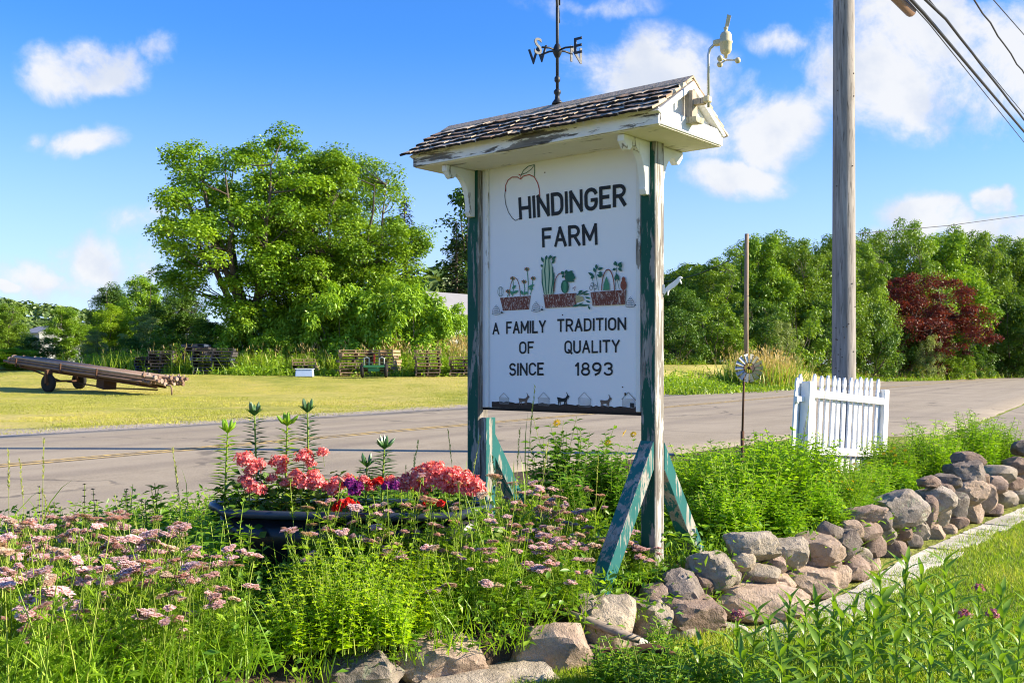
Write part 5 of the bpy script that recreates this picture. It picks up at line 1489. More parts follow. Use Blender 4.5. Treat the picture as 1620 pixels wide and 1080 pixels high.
STONES = [  # px, py, w, h, kind, back, tilt
    (575, 1064, 125, 74, 'l', .02, 0), (697, 1044, 132, 84, 'p', .10, -8), (812, 1076, 150, 54, 'g', -.02, 0), (872, 1040, 132, 112, 'p', .02, 8), (735, 1082, 130, 40, 'g', -.06, 0),
    (956, 985, 86, 96, 't', .10, 0), (955, 1040, 110, 70, 'b', .02, 4), (1030, 984, 68, 66, 'g', .05, 0), (1036, 946, 48, 46, 'b', .16, 0), (905, 1068, 70, 50, 'd', -.02, 0),
    (1079, 937, 66, 70, 'd', .10, 10), (1124, 901, 80, 60, 'g', .16, -10), (1095, 972, 112, 62, 'b', -.02, -6), (1190, 948, 150, 62, 'p', .0, -6), (1075, 1004, 54, 42, 'g', -.04, 0), (1140, 1008, 95, 42, 'w', -.10, 0), (1010, 1030, 70, 46, 'w', -.02, 0), (1110, 925, 40, 40, 'b', .10, 0),
    (1187, 864, 82, 54, 'g', .14, 0), (1158, 911, 24, 30, 'd', .02, 0), (1176, 888, 36, 30, 't', .06, 0), (1198, 909, 64, 40, 'g', .02, -6), (1248, 876, 66, 50, 'g', .10, 0), (1286, 872, 92, 58, 'p', .10, 18), (1275, 918, 110, 50, 'p', .0, -4), (1325, 912, 40, 34, 'p', .0, 0),
    (1311, 840, 40, 30, 'd', .12, 0), (1333, 860, 50, 46, 'd', .08, 20), (1345, 838, 36, 30, 'p', .12, 0), (1366, 840, 50, 32, 'b', .10, 0), (1366, 813, 70, 28, 'b', .14, 10), (1421, 805, 86, 58, 'l', .12, 6), (1376, 864, 40, 38, 'b', .05, 0), (1398, 844, 36, 34, 'g', .08, 0),
    (1423, 842, 34, 34, 'b', .08, 0), (1464, 809, 32, 50, 'b', .10, -12), (1451, 838, 36, 38, 'g', .06, 0), (1343, 899, 58, 48, 'b', .02, 0), (1411, 872, 54, 34, 'b', .02, 0), (1441, 858, 30, 30, 'd', .03, 0), (1376, 893, 34, 26, 'p', .0, 0),
    (1476, 791, 60, 48, 'l', .12, 0), (1496, 762, 40, 26, 'd', .16, 0), (1468, 762, 34, 20, 'b', .18, 0), (1529, 747, 64, 42, 'd', .14, 0), (1531, 727, 48, 24, 'b', .18, 0), (1531, 775, 56, 42, 'p', .08, 0), (1510, 799, 38, 38, 'l', .06, 0), (1487, 813, 30, 36, 'g', .06, 0),
    (1490, 780, 34, 30, 'b', .10, 0), (1557, 783, 36, 46, 'p', .05, 0), (1535, 808, 36, 40, 'p', .03, 0), (1578, 751, 52, 32, 'g', .12, 0), (1574, 768, 36, 30, 'b', .06, 0), (1590, 788, 36, 28, 'g', .02, 0), (1600, 763, 32, 24, 'b', .06, 0), (1606, 737, 44, 28, 'b', .12, 0), (1615, 710, 34, 26, 'd', .18, 0),
    (1476, 843, 32, 28, 'p', .02, 0), (1512, 825, 32, 26, 'b', .0, 0), (1498, 838, 28, 20, 'p', -.02, 0), (1566, 806, 34, 24, 'b', .0, 0), (1618, 785, 40, 30, 'g', .0, 0), (1622, 755, 40, 34, 'p', .08, 0), (1640, 730, 40, 40, 'g', .1, 0), (1645, 765, 40, 40, 'b', .06, 0),
    (1225, 892, 40, 30, 'b', .06, 0), (1232, 920, 50, 30, 'p', .0, 0), (1308, 893, 40, 30, 'b', .04, 0), (1360, 880, 34, 26, 'g', .03, 0), (1392, 822, 40, 30, 'd', .14, 0), (1445, 822, 34, 30, 'd', .12, 0), (1551, 760, 34, 26, 'b', .12, 0), (1060, 962, 46, 40, 'p', .06, 0), (1000, 960, 40, 36, 'd', .14, 0), (925, 960, 46, 44, 'g', .16, 0)]
for i, (px, py, w_, h_, k, back, tilt) in enumerate(STONES):
    Y = wallY_at(px) + back + .05
    s_ = Y / F
    dep = .5 * (w_ + h_) * s_ * random.uniform(.95, 1.25)
    c_ = at(px, py, Y + .02)
    me = stone_mesh(100 + i, w_ * s_ * 1.16, dep, h_ * s_ * 1.12, cuts=5 + i % 6, big=w_ > 55)
    me.materials.append(M_ST[k])
    inst('stone', me, wall, c_ - WO, (0, R(-tilt), R(random.uniform(-12, 12))))
# a second row behind, which carries the bank between them, and a rubble core
FS = [(stone_mesh(300 + i, .2, .17, .14, 6, False)) for i in range(6)]
for i, me in enumerate(FS): me.materials.append(M_ST['gbpdtb'[i]])
for i in range(34):
    px = 1080 + 570 * i / 33
    Y = wallY_at(px); X = (px - CX) / F * Y; u, v = uv_of(X, Y)
    x, y = from_uv(u, v + random.uniform(.14, .24))
    k = random.uniform(.6, 1.15)
    inst('stone', random.choice(FS), wall, Vector((x, y, random.uniform(-.26, -.14))) - WO, (random.uniform(0, 6), random.uniform(0, 6), random.uniform(0, 6)), k)

flag = thing('stone_edging', 'pale flat stone edging strip along the foot of the dry stone wall', 'paving', (2.5, 6.6, LAWN_Z))
M_FLAG = stone_mat('flagstone', (.54, .50, .41), (.80, .75, .65), 0, .12)
FO = Vector(flag.location)
ci = 0; X = 1.05
while X < 6.2:
    ln = random.uniform(.30, .75); Xe = X + ln * .62
    A, B = Vector((X, wall_y(X), 0)), Vector((Xe - .014, wall_y(Xe - .014), 0))
    d = (B - A).normalized(); nn_ = Vector((d.y, -d.x, 0))
    w0 = .20 + .08 * random.random()
    off = .10 if X > 1.6 else .16
    poly = []
    N_ = 6
    for j in range(N_ + 1): poly.append(A + (B - A) * (j / N_) + nn_ * (off + random.uniform(-.012, .012)))
    for j in range(N_ + 1): poly.append(B + (A - B) * (j / N_) + nn_ * (off + w0 + random.uniform(-.025, .025)))
    z = random.uniform(.008, .02)
    mb = MB().prism([(q.x - FO.x, q.y - FO.y) for q in poly], 'z', -.03, z); mb.build('flagstone', M_FLAG, flag, .004)
    X = Xe

# weathered branch and rusty chain link lying at the front stones
br = [at(897, 968, 4.92), at(940, 985, 4.90), at(985, 1003, 4.86), at(1012, 1012, 4.84)]
tag(MB().tube(br, [.014, .026, .024, .018], 7).tube([at(905, 972, 4.93), at(950, 988, 4.95), at(1000, 1000, 4.93)], [.006, .012, .010], 6).build('branch', wood('grey_branch', (.16, .12, .09), (.45, .37, .29), (5, 20, 20))), 'dry grey branch lying across the pale stones in front of the sign', 'branch')
lk = []
for i in range(21):
    a_ = 1.1 + i / 20 * 4.6; lk.append(Vector((.35 + .20 * math.cos(a_) * 1.0 + .16, 4.02 + .05 * math.sin(a_), -.26 + .055 + .16 * math.sin(a_) * .42)))
iron = thing('iron_ring', 'rusty bent iron ring half hidden in the milkweed below the wall', 'iron ring', (at(1030, 1050, 4.4).x, 4.42, LAWN_Z))
zc = at(1030, 1050, 4.42).z - LAWN_Z
MB().tube([(.0 + .135 * math.cos(a_ * .3 + .6), .06 * math.sin(a_ * .3 + .6), zc - .03 + .085 * math.sin(a_ * .3 + .6)) for a_ in range(17)], .021, 8).build('ring', M_RUST, iron)
MB().tube([(-.17 + .07 * math.cos(a_ * .42), .03 * math.sin(a_ * .42), zc + .02 + .03 * math.sin(a_ * .42)) for a_ in range(16)], .013, 8, cap=False).build('link', M_RUST, iron)

# ------------------------------------------------------------------ black tub planter
M_TUB = plain('black_tub_enamel', (.012, .013, .016), .32, .5, var=.3, scale=8)
M_TUBRIM = plain('blue_black_rim', (.030, .042, .062), .34, .5, var=.3, scale=8)
tubc = Vector((-.86, 5.38, BED_Z)); TRZ = R(-6)
tub = thing('tub_planter', 'long black enamel tub with rolled rim used as planter for the geraniums', 'planter', tubc, TRZ)
TL, TW, TH = .74, .27, .40
def ovalr(a_, l_, w_): 
    c_, s_ = math.cos(a_), math.sin(a_); p = 2.6
    return (l_ * math.copysign(abs(c_) ** (2 / p), c_), w_ * math.copysign(abs(s_) ** (2 / p), s_))
mb = MB(); NN = 40
rings = [(.62, 0.0), (.70, .02), (.80, .12), (.90, .24), (.96, TH - .01), (.90, TH - .03), (.82, TH - .12), (.5, TH - .13), (.01, TH - .13)]
for (k, z) in rings:
    for i in range(NN): x, y = ovalr(6.2832 * i / NN, TL * (k if k > .6 else k), TW * k); mb.v.append((x, y, z))
for j in range(len(rings) - 1):
    for i in range(NN):
        a_, b_ = j * NN + i, j * NN + (i + 1) % NN; mb.face([a_, b_, b_ + NN, a_ + NN], 1 if j >= 6 else 0, True)
mb.build('basin', [M_TUB, M_SOIL], tub)
MB().tube([(*ovalr(6.2832 * i / 48, TL, TW), TH + .02 * (1 if abs(math.cos(6.2832 * i / 48)) > .8 else 0)) for i in range(49)], .023, 8, cap=False).build('rim', M_TUBRIM, tub)

# ------------------------------------------------------------------ flowers and leaves of the bed
L_YAR = leaf_mat('yarrow_leaves', (.11, .21, .018), (.20, .33, .028), (.31, .44, .05), .48)
L_GRASSY = leaf_mat('bed_grass', (.09, .19, .014), (.17, .30, .02), (.28, .41, .035), .48)
L_OREG = leaf_mat('oregano_leaves', (.15, .28, .010), (.30, .44, .014), (.46, .58, .025), .45)
L_GER = leaf_mat('geranium_leaves', (.03, .075, .012), (.07, .14, .02), (.15, .20, .04), .3)
L_LILY = leaf_mat('lily_leaves', (.022, .075, .022), (.04, .12, .03), (.07, .17, .035), .25, .09)
L_LILYP = leaf_mat('young_lily_leaves', (.12, .24, .02), (.22, .36, .03), (.36, .48, .05), .42)
L_MILK = leaf_mat('milkweed_leaves', (.10, .19, .018), (.17, .29, .028), (.26, .38, .045), .42, .045)
L_PER = leaf_mat('perennial_leaves', (.12, .25, .016), (.22, .38, .020), (.33, .49, .032), .46)
L_PERD = leaf_mat('helianthus_leaves', (.055, .14, .018), (.10, .22, .025), (.18, .31, .035), .40)
L_MINT = leaf_mat('mint_leaves', (.08, .18, .02), (.15, .28, .028), (.27, .40, .04), .44)
L_STEM = leaf_mat('stems', (.12, .20, .03), (.20, .28, .05), (.30, .34, .10), .2)
F_PINK = leaf_mat('yarrow_flowers', (.62, .34, .38), (.80, .56, .56), (.88, .75, .72), .25, .02, k=(1.0, 1.0, 1.0))
F_PALE = leaf_mat('faded_yarrow_flowers', (.52, .32, .26), (.64, .50, .36), (.74, .64, .48), .25, .02, k=(1.0, 1.0, 1.0))
F_GER = leaf_mat('geranium_flowers', (.74, .10, .12), (.86, .26, .25), (.92, .56, .50), .35, .02, k=(1.0, 1.0, 1.0))
F_RED = leaf_mat('red_flowers', (.55, .008, .006), (.70, .015, .010), (.80, .04, .02), .3, .02, k=(1.0, 1.0, 1.0))
F_PURP = leaf_mat('petunia_flowers', (.12, .012, .12), (.22, .02, .20), (.34, .03, .24), .3, .02, k=(1.0, 1.0, 1.0))
F_YEL = leaf_mat('yellow_flowers', (.72, .42, .01), (.80, .52, .015), (.85, .62, .03), .3, .02, k=(1.0, 1.0, 1.0))
F_SAL = leaf_mat('salvia_spikes', (.022, .018, .045), (.045, .035, .075), (.08, .06, .11), .15, .02, k=(1.0, 1.0, 1.0))
F_MILK = leaf_mat('milkweed_flowers', (.30, .07, .13), (.42, .14, .20), (.55, .25, .30), .25, .02, k=(1.0, 1.0, 1.0))

def stem_path(r, h, lean=.12, n=5, bow=.04):
    a = r.rand() * 6.283; t = np.linspace(0, 1, n)
    l_ = lean * h * (.3 + .7 * r.rand())
    x = np.cos(a) * (l_ * t ** 1.5) ; y = np.sin(a) * (l_ * t ** 1.5)
    return np.column_stack([x, y, h * t])

# yarrow: flat corymbs on thin stems over feathery leaves
def corymb(seed, rad, mat):
    f = Fol(seed); r = f.r
    for b_ in range(r.randint(9, 14)):
        a = r.rand() * 6.283; q = rad * math.sqrt(r.rand()) * .8
        c_ = np.array([q * math.cos(a), q * math.sin(a), -.30 * q * q / rad + r.randn() * .003])
        f.tube([(0, 0, -.05), c_ * .5 + np.array([0, 0, -.018]), c_ - np.array([0, 0, .004])], .0011, 3, 1)
        ne = r.randint(16, 24)
        an = r.rand(ne) * 6.283; qq = rad * .40 * np.sqrt(r.rand(ne))
        p = c_ + np.column_stack([qq * np.cos(an), qq * np.sin(an), .006 - 2.5 * qq * qq / rad * .3 + r.randn(ne) * .0018])
        for k in range(5):
            dd = np.column_stack([np.cos(an + k * 1.257), np.sin(an + k * 1.257), .25 + .2 * r.randn(ne)])
            f.leaves(p, dd, np.tile([0, 0, 1.0], (ne, 1)), .0080, .0068, 0, fold=.1, wide=.6)
    return f.mesh('flower_head', [mat, L_STEM])
HEADS = [corymb(500 + i, .028 + .006 * (i % 4), F_PINK if i % 5 else F_PALE) for i in range(10)]
def yarrow_clump(seed, h):
    f = Fol(seed); r = f.r; tips = []
    for s_ in range(r.randint(8, 12)):
        hh = h * (.72 + .4 * r.rand()); pth = stem_path(r, hh, .30) + np.array([r.randn() * .06, r.randn() * .06, 0])
        f.tube(pth, np.linspace(.0028, .0016, 5), 3, 1, r.rand()); tips.append(pth[-1])
        nl = 10
        for k in range(nl):                          # feathery leaves: a rib with hair-fine pinnae
            t = .05 + .8 * r.rand(); b_ = np.array([np.interp(t, np.linspace(0, 1, 5), pth[:, i]) for i in range(3)])
            a = r.rand() * 6.283; d = np.array([math.cos(a), math.sin(a), .8 + .5 * r.rand()]); d /= np.linalg.norm(d); L = .10 * (1.25 - t) * (.6 + .7 * r.rand())
            m_ = 7; tt = np.linspace(.1, 1, m_)[:, None]
            rib = b_ + d * L * tt + np.array([0, 0, -.35 * L]) * tt ** 2
            sd = np.cross(d, [0, 0, 1.0]); tn = r.rand()
            f.leaves(b_[None], d[None], np.array([[0, 0, 1.0]]), L, .006, 0, droop=.3, tint=tn)
            for sg in (-1, 1): f.leaves(rib, d * .7 + sd * sg + r.randn(m_, 3) * .2, np.tile([0, 0, 1.0], (m_, 1)), .020 * (1.2 - tt[:, 0] * .6), .0045, 0, tint=tn)
    for k in range(26):                              # grassy leaves from the base
        a = r.rand() * 6.283; L = h * (.35 + .5 * r.rand())
        f.blades(np.array([[r.randn() * .07, r.randn() * .07, 0]]), np.array([[math.cos(a) * .4, math.sin(a) * .4, 1]]), L, .006, 2, .5)
    return f.mesh('foliage', [L_YAR, L_STEM, L_GRASSY]), tips
YAR = [yarrow_clump(600 + i, .40) for i in range(6)]
rY = random.Random(21)
def put_yarrow(x, y, h, label, group, heads=4):
    me, tips = rY.choice(YAR)
    t = thing('yarrow_plant', label, 'flower', (x, y, bed_z(x, y) - .01), rY.uniform(0, 6.28), group); k = h / .40
    t.scale = (max(.8, min(1.15, k)), max(.8, min(1.15, k)), k)
    inst('foliage', me, t)
    for tip in rY.sample(tips, min(heads, len(tips))):
        s_ = rY.uniform(.6, 1.1)
        inst('flower_head', rY.choice(HEADS), t, tuple(tip + np.array([0, 0, .004])), (rY.uniform(-.25, .25), rY.uniform(-.25, .25), rY.uniform(0, 6)), (s_ / t.scale[0], s_ / t.scale[1], s_ / k))
def scatter_px(n_, x0, x1, y0, y1, mind, rng, keep=None):
    out = []
    tries = 0
    while len(out) < n_ and tries < 6000:
        tries += 1
        Y = rng.uniform(y0, y1); px = rng.uniform(x0, x1); X = (px - CX) / F * Y
        if keep and not keep(px, Y): continue
        if Y < wall_y(X) + .16: continue
        if all((X - a) ** 2 + (Y - b) ** 2 > mind ** 2 for a, b in out): out.append((X, Y))
    return out
for (X, Y) in scatter_px(96, -60, 440, 2.75, 5.3, .115, rY, lambda px, Y: not (px > 330 and Y > 4.0)):
    px = CX + X / Y * F
    yt = rY.uniform(824, 905) if Y > 3.8 else rY.uniform(850, 1000)
    put_yarrow(X, Y, max(.16, 1.15 - (yt - HY) / F * Y), 'pink yarrow plant with flat flower heads in the thick drift left of the black tub', 'yarrow drift left of the tub', rY.choice((4, 5, 6, 7)))
for (X, Y) in scatter_px(96, 470, 1015, 4.45, 6.35, .115, rY, lambda px, Y: not (px < 680 and Y < 4.72) and not (px > 930 and Y > 5.9) and not (px > 905 and Y < 5.5) and not (px < 800 and Y > 4.98)):
    pxq = CX + X / Y * F; tq = (Y - 4.45) / (.53 if pxq < 800 else 1.8); yt = 960 - (960 - (764 if pxq < 930 else 800)) * min(1, max(0, tq)) ** .7 + rY.uniform(-12, 40); h = max(.15, 1.15 - (yt - HY) / F * Y)
    put_yarrow(X, Y, h, 'pink yarrow plant with flat flower heads in the drift between tub, sign and stones', 'yarrow drift in front of the sign', rY.choice((3, 4, 4, 5, 6)))

# low grass and ground cover through the whole bed
f = Fol(33); r = f.r; pts = []
while len(pts) < 24000:
    Y = r.uniform(3.0, 9.0); X = (r.uniform(-80 if r.rand() < .85 else -700, 1500) - CX) / F * Y; u, v = uv_of(X, Y)
    if Y > wall_y(X) + .03 and v < near_v(u) + .1:
        pxx = CX + X / Y * F
        if 395 < pxx < 470 and Y < 5 and r.rand() < .8: continue
        pts.append((X, Y, -.06 - .13 * (1 - sm(0, .35, Y - wall_y(X)))))
b_ = np.array(pts); nn_ = len(b_)
f.blades(b_, np.column_stack([r.randn(nn_, 2) * .38, np.ones(nn_)]), (.07 + .17 * r.rand(nn_) ** 1.5) * np.where((b_[:, 0] / b_[:, 1] > .07) & (b_[:, 0] / b_[:, 1] < .18) & (b_[:, 1] < 5.75), .45, 1), .006, 0, .5)
NL = 26000; j = r.randint(0, nn_, NL); p = b_[j] + np.column_stack([r.randn(NL, 2) * .05, .02 + .20 * r.rand(NL) ** 1.4 * np.where((b_[j, 0] / b_[j, 1] > .07) & (b_[j, 0] / b_[j, 1] < .18) & (b_[j, 1] < 5.75), .3, 1)])
f.leaves(p, np.column_stack([r.randn(NL, 2), .3 + .2 * r.randn(NL)]), np.tile([0, 0, 1.0], (NL, 1)) + r.randn(NL, 3) * .4, .05 * (.6 + .8 * r.rand(NL)), .024, 1)
o = inst('ground_cover', f.mesh('ground_cover', [L_GRASSY, L_MINT])); o['kind'] = 'stuff'; o['label'] = 'low green grass and seedlings covering the soil of the flower bed'

# grass of the near lawn
f = Fol(34); r = f.r; pts = []
while len(pts) < 84000:
    Y = 4.0 + 9.5 * r.rand() ** 1.6; X = (r.uniform(760, 1680 if r.rand() < .85 else 2300) - CX) / F * Y
    if Y < wall_y(X) - (.36 if X > 1.2 else .12) + .12 * r.rand(): pts.append((X, Y, height(X, Y) - .005, mnoise.noise(Vector((X * 1.6, Y * 1.6, 2)))))
b_ = np.array(pts); nn_ = len(b_)
f.leaves(b_[:, :3], np.column_stack([r.randn(nn_, 2) * .55, np.ones(nn_)]), r.randn(nn_, 3), (.025 + .035 * r.rand(nn_)) * (1 + .4 * b_[:, 3]), .005, 0, droop=.2, tint=np.clip(.45 + .45 * b_[:, 3] + .25 * r.randn(nn_), 0, 1))
o = inst('grass', f.mesh('grass', G_TURFN)); o['kind'] = 'stuff'; o['label'] = 'short lawn grass in front of the stone wall'

def leafy_stem(f, r, p0, h, n_pairs, L, Wd, lean=.2, m=0, ms=1, t0=.1, droop=.25, sizefn=None, rad=.003, up=.45, tint=None):
    pth = stem_path(r, h, lean) + np.array(p0)
    f.tube(pth, np.linspace(rad, rad * .5, 5), 3, ms, r.rand())
    for k in range(n_pairs):
        t = t0 + (1 - t0) * (k + .5) / n_pairs; b_ = np.array([np.interp(t, np.linspace(0, 1, 5), pth[:, i]) for i in range(3)])
        a = k * 1.57 + r.rand() * .5; s_ = sizefn(t) if sizefn else 1
        for e in (0, math.pi):
            d = np.array([math.cos(a + e), math.sin(a + e), up + .25 * r.randn()])
            f.leaves(b_[None], d[None], np.array([[0, 0, 1.0]]) + r.randn(1, 3) * .25, L * s_ * (.8 + .4 * r.rand()), Wd * s_, m, droop=droop, tint=None if tint is None else np.clip(tint + .2 * r.randn(1), 0, 1))
    return pth[-1]

# lime oregano bush, in a few clumps
def oregano(seed, h, w_, n_):
    f = Fol(seed); r = f.r
    for i in range(n_):
        a = r.rand() * 6.283; q = w_ / 2 * math.sqrt(r.rand())
        hh = h * (.45 + .6 * r.rand()) * (1 - .35 * (q / (w_ / 2)) ** 2)
        leafy_stem(f, r, (q * math.cos(a), q * math.sin(a), 0), hh, 9, .036, .028, .5, sizefn=lambda t: 1.2 - .6 * t + .2 * r.randn() * .5, tint=.35 + .3 * r.rand(), up=.3)
    return f.mesh('foliage', [L_OREG, L_STEM])
ORE = [oregano(700 + i, .42, .34, 120) for i in range(3)]
for i, (px, Y, sc) in enumerate(((498, 4.45, 1.0), (565, 4.6, 1.08), (630, 4.55, .98), (540, 4.25, .85), (600, 4.3, .80), (470, 4.2, .78), (660, 4.75, .85))):
    t = thing('oregano_plant', 'bright lime green oregano clump in the dense bush at the front of the bed', 'herb', ((px - CX) / F * Y, Y, BED_Z - .02), i * 1.3, 'lime oregano clumps at the front of the bed')
    t.scale = (sc, sc, sc); inst('foliage', ORE[i % 3], t)

# lilies in the tub
def lily(seed, h, young):
    f = Fol(seed); r = f.r; pth = stem_path(r, h, .05)
    f.tube(pth, np.linspace(.008, .004, 5), 5, 1, .5)
    N_ = 95; t = .06 + .90 * (np.arange(N_) + .5) / N_
    b_ = np.column_stack([np.interp(t, np.linspace(0, 1, 5), pth[:, i]) for i in range(3)]); a = np.arange(N_) * 2.4
    s_ = 1.15 - .55 * t
    f.leaves(b_, np.column_stack([np.cos(a), np.sin(a), .55 + .1 * r.randn(N_)]), np.tile([0, 0, 1.0], (N_, 1)), .11 * s_, .022, 0, droop=.4, fold=.12, wide=.4)
    a = np.arange(9) * 2.4; b2 = np.tile(pth[-1], (9, 1)) - np.array([0, 0, .01])
    f.leaves(b2, np.column_stack([np.cos(a), np.sin(a), 1.0 + 0 * a]), np.tile([0, 0, 1.0], (9, 1)), .07, .02, 0, droop=.1)
    return f.mesh('stalk', [L_LILYP if young else L_LILY, L_STEM]), pth[-1]
bud = Fol(77)
for k in range(6):
    a0, a1 = k * 1.047, (k + 1) * 1.047
    v = [(0, 0, 0), (.010 * math.cos(a0), .010 * math.sin(a0), .02), (.010 * math.cos(a1), .010 * math.sin(a1), .02), (.008 * math.cos(a0), .008 * math.sin(a0), .045), (.008 * math.cos(a1), .008 * math.sin(a1), .045), (0, 0, .065)]
    bud.tris(v, [(0, 2, 1), (1, 2, 4), (1, 4, 3), (3, 4, 5)], 0, .5)
BUD = {True: bud.mesh('bud', [L_LILYP]), False: bud.mesh('bud', [L_LILY])}
for (px, Y, topy, young, lb) in ((355, 5.42, 668, True, 'yellow green lily stalk at the left end of the black tub'), (407, 5.50, 641, False, 'dark green lily stalk with spread top, left of the two tall dark ones'),
                                 (451, 5.50, 657, True, 'yellow green lily stalk between the two tall dark ones'), (489, 5.52, 636, False, 'tallest dark lily stalk, right of the two tall ones'),
                                 (603, 5.48, 694, False, 'shorter dark lily stalk in the middle of the tub'), (578, 5.45, 722, False, 'smallest thin lily stalk beside the shorter dark one')):
    p = at(px, topy, Y); z0 = BED_Z + TH - .13
    h = p.z - z0 - .05
    me, tip = lily(800 + px, h, young)
    t = thing('lily', lb, 'lily', (p.x, Y, z0), random.uniform(0, 6)); inst('stalk', me, t)
    for k in range(5 if topy < 700 else 3):
        a = k * 1.3 + .4; tl_ = .75
        inst('bud', BUD[young], t, (tip[0] + .012 * math.cos(a), tip[1] + .012 * math.sin(a), tip[2]), (0, tl_ * (.25 + .75 * (k % 2)), a), 1.15)

# geraniums, petunias and red flowers in the tub
def flower_ball(seed, rad, mat, n_=70, pet=.019):
    f = Fol(seed); r = f.r
    q = nrmz(r.randn(n_, 3)); q[:, 2] = np.abs(q[:, 2]) * 1.0 - .25; q = nrmz(q)
    c_ = q * rad * (.5 + .62 * r.rand(n_, 1)) + r.randn(n_, 3) * rad * .10
    for k in range(5):
        t1 = nrmz(np.cross(q, np.tile([.3, .2, .93], (n_, 1)))); t2 = np.cross(q, t1); a = k * 1.257 + r.rand(n_)
        d = t1 * np.cos(a)[:, None] + t2 * np.sin(a)[:, None] + q * .35 + r.randn(n_, 3) * .25
        f.leaves(c_, d, q, pet * (.8 + .4 * r.rand(n_)), pet * .85, 0, wide=.65, fold=.15, tint=np.clip(.45 + .3 * r.randn() * .3 + .3 * r.randn(n_), 0, 1))
    f.tube([(0, 0, -rad * 2.6), (0, 0, -rad * .2)], .0025, 3, 1)
    return f.mesh('flower_head', [mat, L_STEM])
GB = [flower_ball(820 + i, .054, F_GER, 84, .018) for i in range(4)]
def mound(seed, w_, h, n_, L, mats, lobed=True):
    f = Fol(seed); r = f.r
    q = nrmz(r.randn(n_, 3)); q[:, 2] = np.abs(q[:, 2])
    p = q * np.array([w_ / 2, w_ / 2, h]) * (r.rand(n_, 1) ** .5)
    f.leaves(p, np.column_stack([r.randn(n_, 2), .2 + .3 * r.randn(n_)]), np.tile([0, 0, .8], (n_, 1)) + q * .6 + r.randn(n_, 3) * .35, L * (.7 + .6 * r.rand(n_)), L * .95, 0, wide=.6, fold=.12)
    for k in range(18):
        a = r.rand() * 6.283; e = q[k] * np.array([w_ / 2, w_ / 2, h]) * .8; f.tube([(e[0] * .2, e[1] * .2, 0), e * .6, e], .003, 3, 1)
    return f.mesh('foliage', mats)
GM = [mound(830 + i, .40, .36, 230, .055, [L_GER, L_STEM]) for i in range(2)]
ger = {}
for i, (px, Y, k) in enumerate(((395, 5.36, 1.0), (450, 5.40, .95), (515, 5.36, 1.0), (700, 5.34, .85), (745, 5.30, .75), (655, 5.38, .75))):
    X = (px - CX) / F * Y
    t = thing('geranium', {395: 'coral geranium at the left end of the tub between the first lily stalks', 450: 'coral geranium between the left end of the tub and the tallest lily', 515: 'coral geranium below the tallest lily stalk, left of the dark petunias', 700: 'pink geranium in the middle of the right flower heap of the tub', 745: 'pink geranium at the right end of the tub beside the sign post', 655: 'pink geranium right of the magenta petunias in the tub'}[px], 'geranium', (X, Y, BED_Z + TH - .14), i * 1.7, ('geraniums in the left part of the tub', 'geraniums in the right part of the tub')[px > 600])
    t.scale = (k, k, k); inst('foliage', GM[i % 2], t); ger[px] = t
bpy.context.view_layer.update()
def head_at(px, py, Y, owner, me, k=1.0, nm='flower_head'):
    t = ger[owner]; q = t.matrix_world.inverted() @ at(px, py, Y)
    inst(nm, me, t, q, (random.uniform(-.2, .2), random.uniform(-.2, .2), random.uniform(0, 6)), k)
for px, py, k, ow in ((388, 728, 1.0, 395), (402, 740, .8, 395), (396, 748, .7, 395), (405, 775, 1.0, 395), (395, 768, .8, 395), (440, 732, .95, 450), (445, 745, .6, 450), (412, 734, .6, 395), (481, 724, .95, 515), (492, 735, .55, 515), (511, 716, .6, 515),
                      (480, 764, 1.05, 515), (502, 766, 1.0, 515), (535, 768, 1.0, 515), (517, 772, .6, 515), (662, 752, .9, 655), (676, 745, .95, 700), (690, 742, .95, 700), (704, 752, .9, 700), (655, 765, .7, 655), (680, 762, .9, 700), (718, 752, .9, 745), (735, 758, .95, 745), (752, 766, .85, 745), (630, 764, .7, 655), (640, 772, .7, 655), (600, 764, .6, 655), (588, 772, .6, 515), (575, 760, .6, 515), (618, 760, .6, 655), (645, 758, .7, 655), (668, 775, .8, 655), (690, 760, .8, 700), (712, 776, .8, 700), (730, 774, .8, 745), (758, 776, .75, 745), (388, 760, .7, 395), (452, 765, .7, 450), (430, 758, .6, 450), (468, 752, .7, 450), (497, 752, .7, 515), (525, 780, .7, 515), (550, 760, .7, 515), (722, 765, .8, 745), (700, 768, .8, 700), (745, 778, .8, 745)):
    head_at(px, py, ger[ow].location.y - .08, ow, random.choice(GB), k * .86 / ger[ow].scale[0])
PB = [flower_ball(850 + i, .045, F_PURP, 30, .032) for i in range(2)]; RB = [flower_ball(855 + i, .045, F_RED, 34, .03) for i in range(2)]
PM = mound(860, .26, .18, 120, .035, [L_GER, L_STEM])
def small_mound(name, label, px, py, Y, heads, hm, k=1.0):
    X = (px - CX) / F * Y
    t = thing(name, label, 'flower', (X, Y, BED_Z + TH - .13), random.uniform(0, 6)); inst('foliage', PM, t)
    t.scale = (.8, .8, .8)
    bpy.context.view_layer.update()
    for q in heads: inst('flower_head', random.choice(hm), t, t.matrix_world.inverted() @ at(q[0], q[1], Y - .10), (0, 0, random.uniform(0, 6)), k)
small_mound('petunia', 'dark purple petunias in the middle of the tub', 563, 770, 5.32, ((554, 766), (566, 770), (560, 778)), PB, .7)
small_mound('petunia', 'magenta petunias right of the middle of the tub', 614, 768, 5.32, ((612, 770), (624, 769)), PB, .6)
small_mound('verbena', 'bright red flowers hanging over the front rim of the tub', 545, 796, 5.14, ((540, 798), (552, 795), (533, 803), (560, 800)), RB, .6)
small_mound('verbena', 'red flowers low at the right part of the tub', 690, 795, 5.14, ((682, 795), (697, 797), (675, 797)), RB, .5)
small_mound('verbena', 'red flowers tucked between petunias and the right geraniums', 592, 768, 5.38, ((588, 766), (600, 762)), RB, .6)

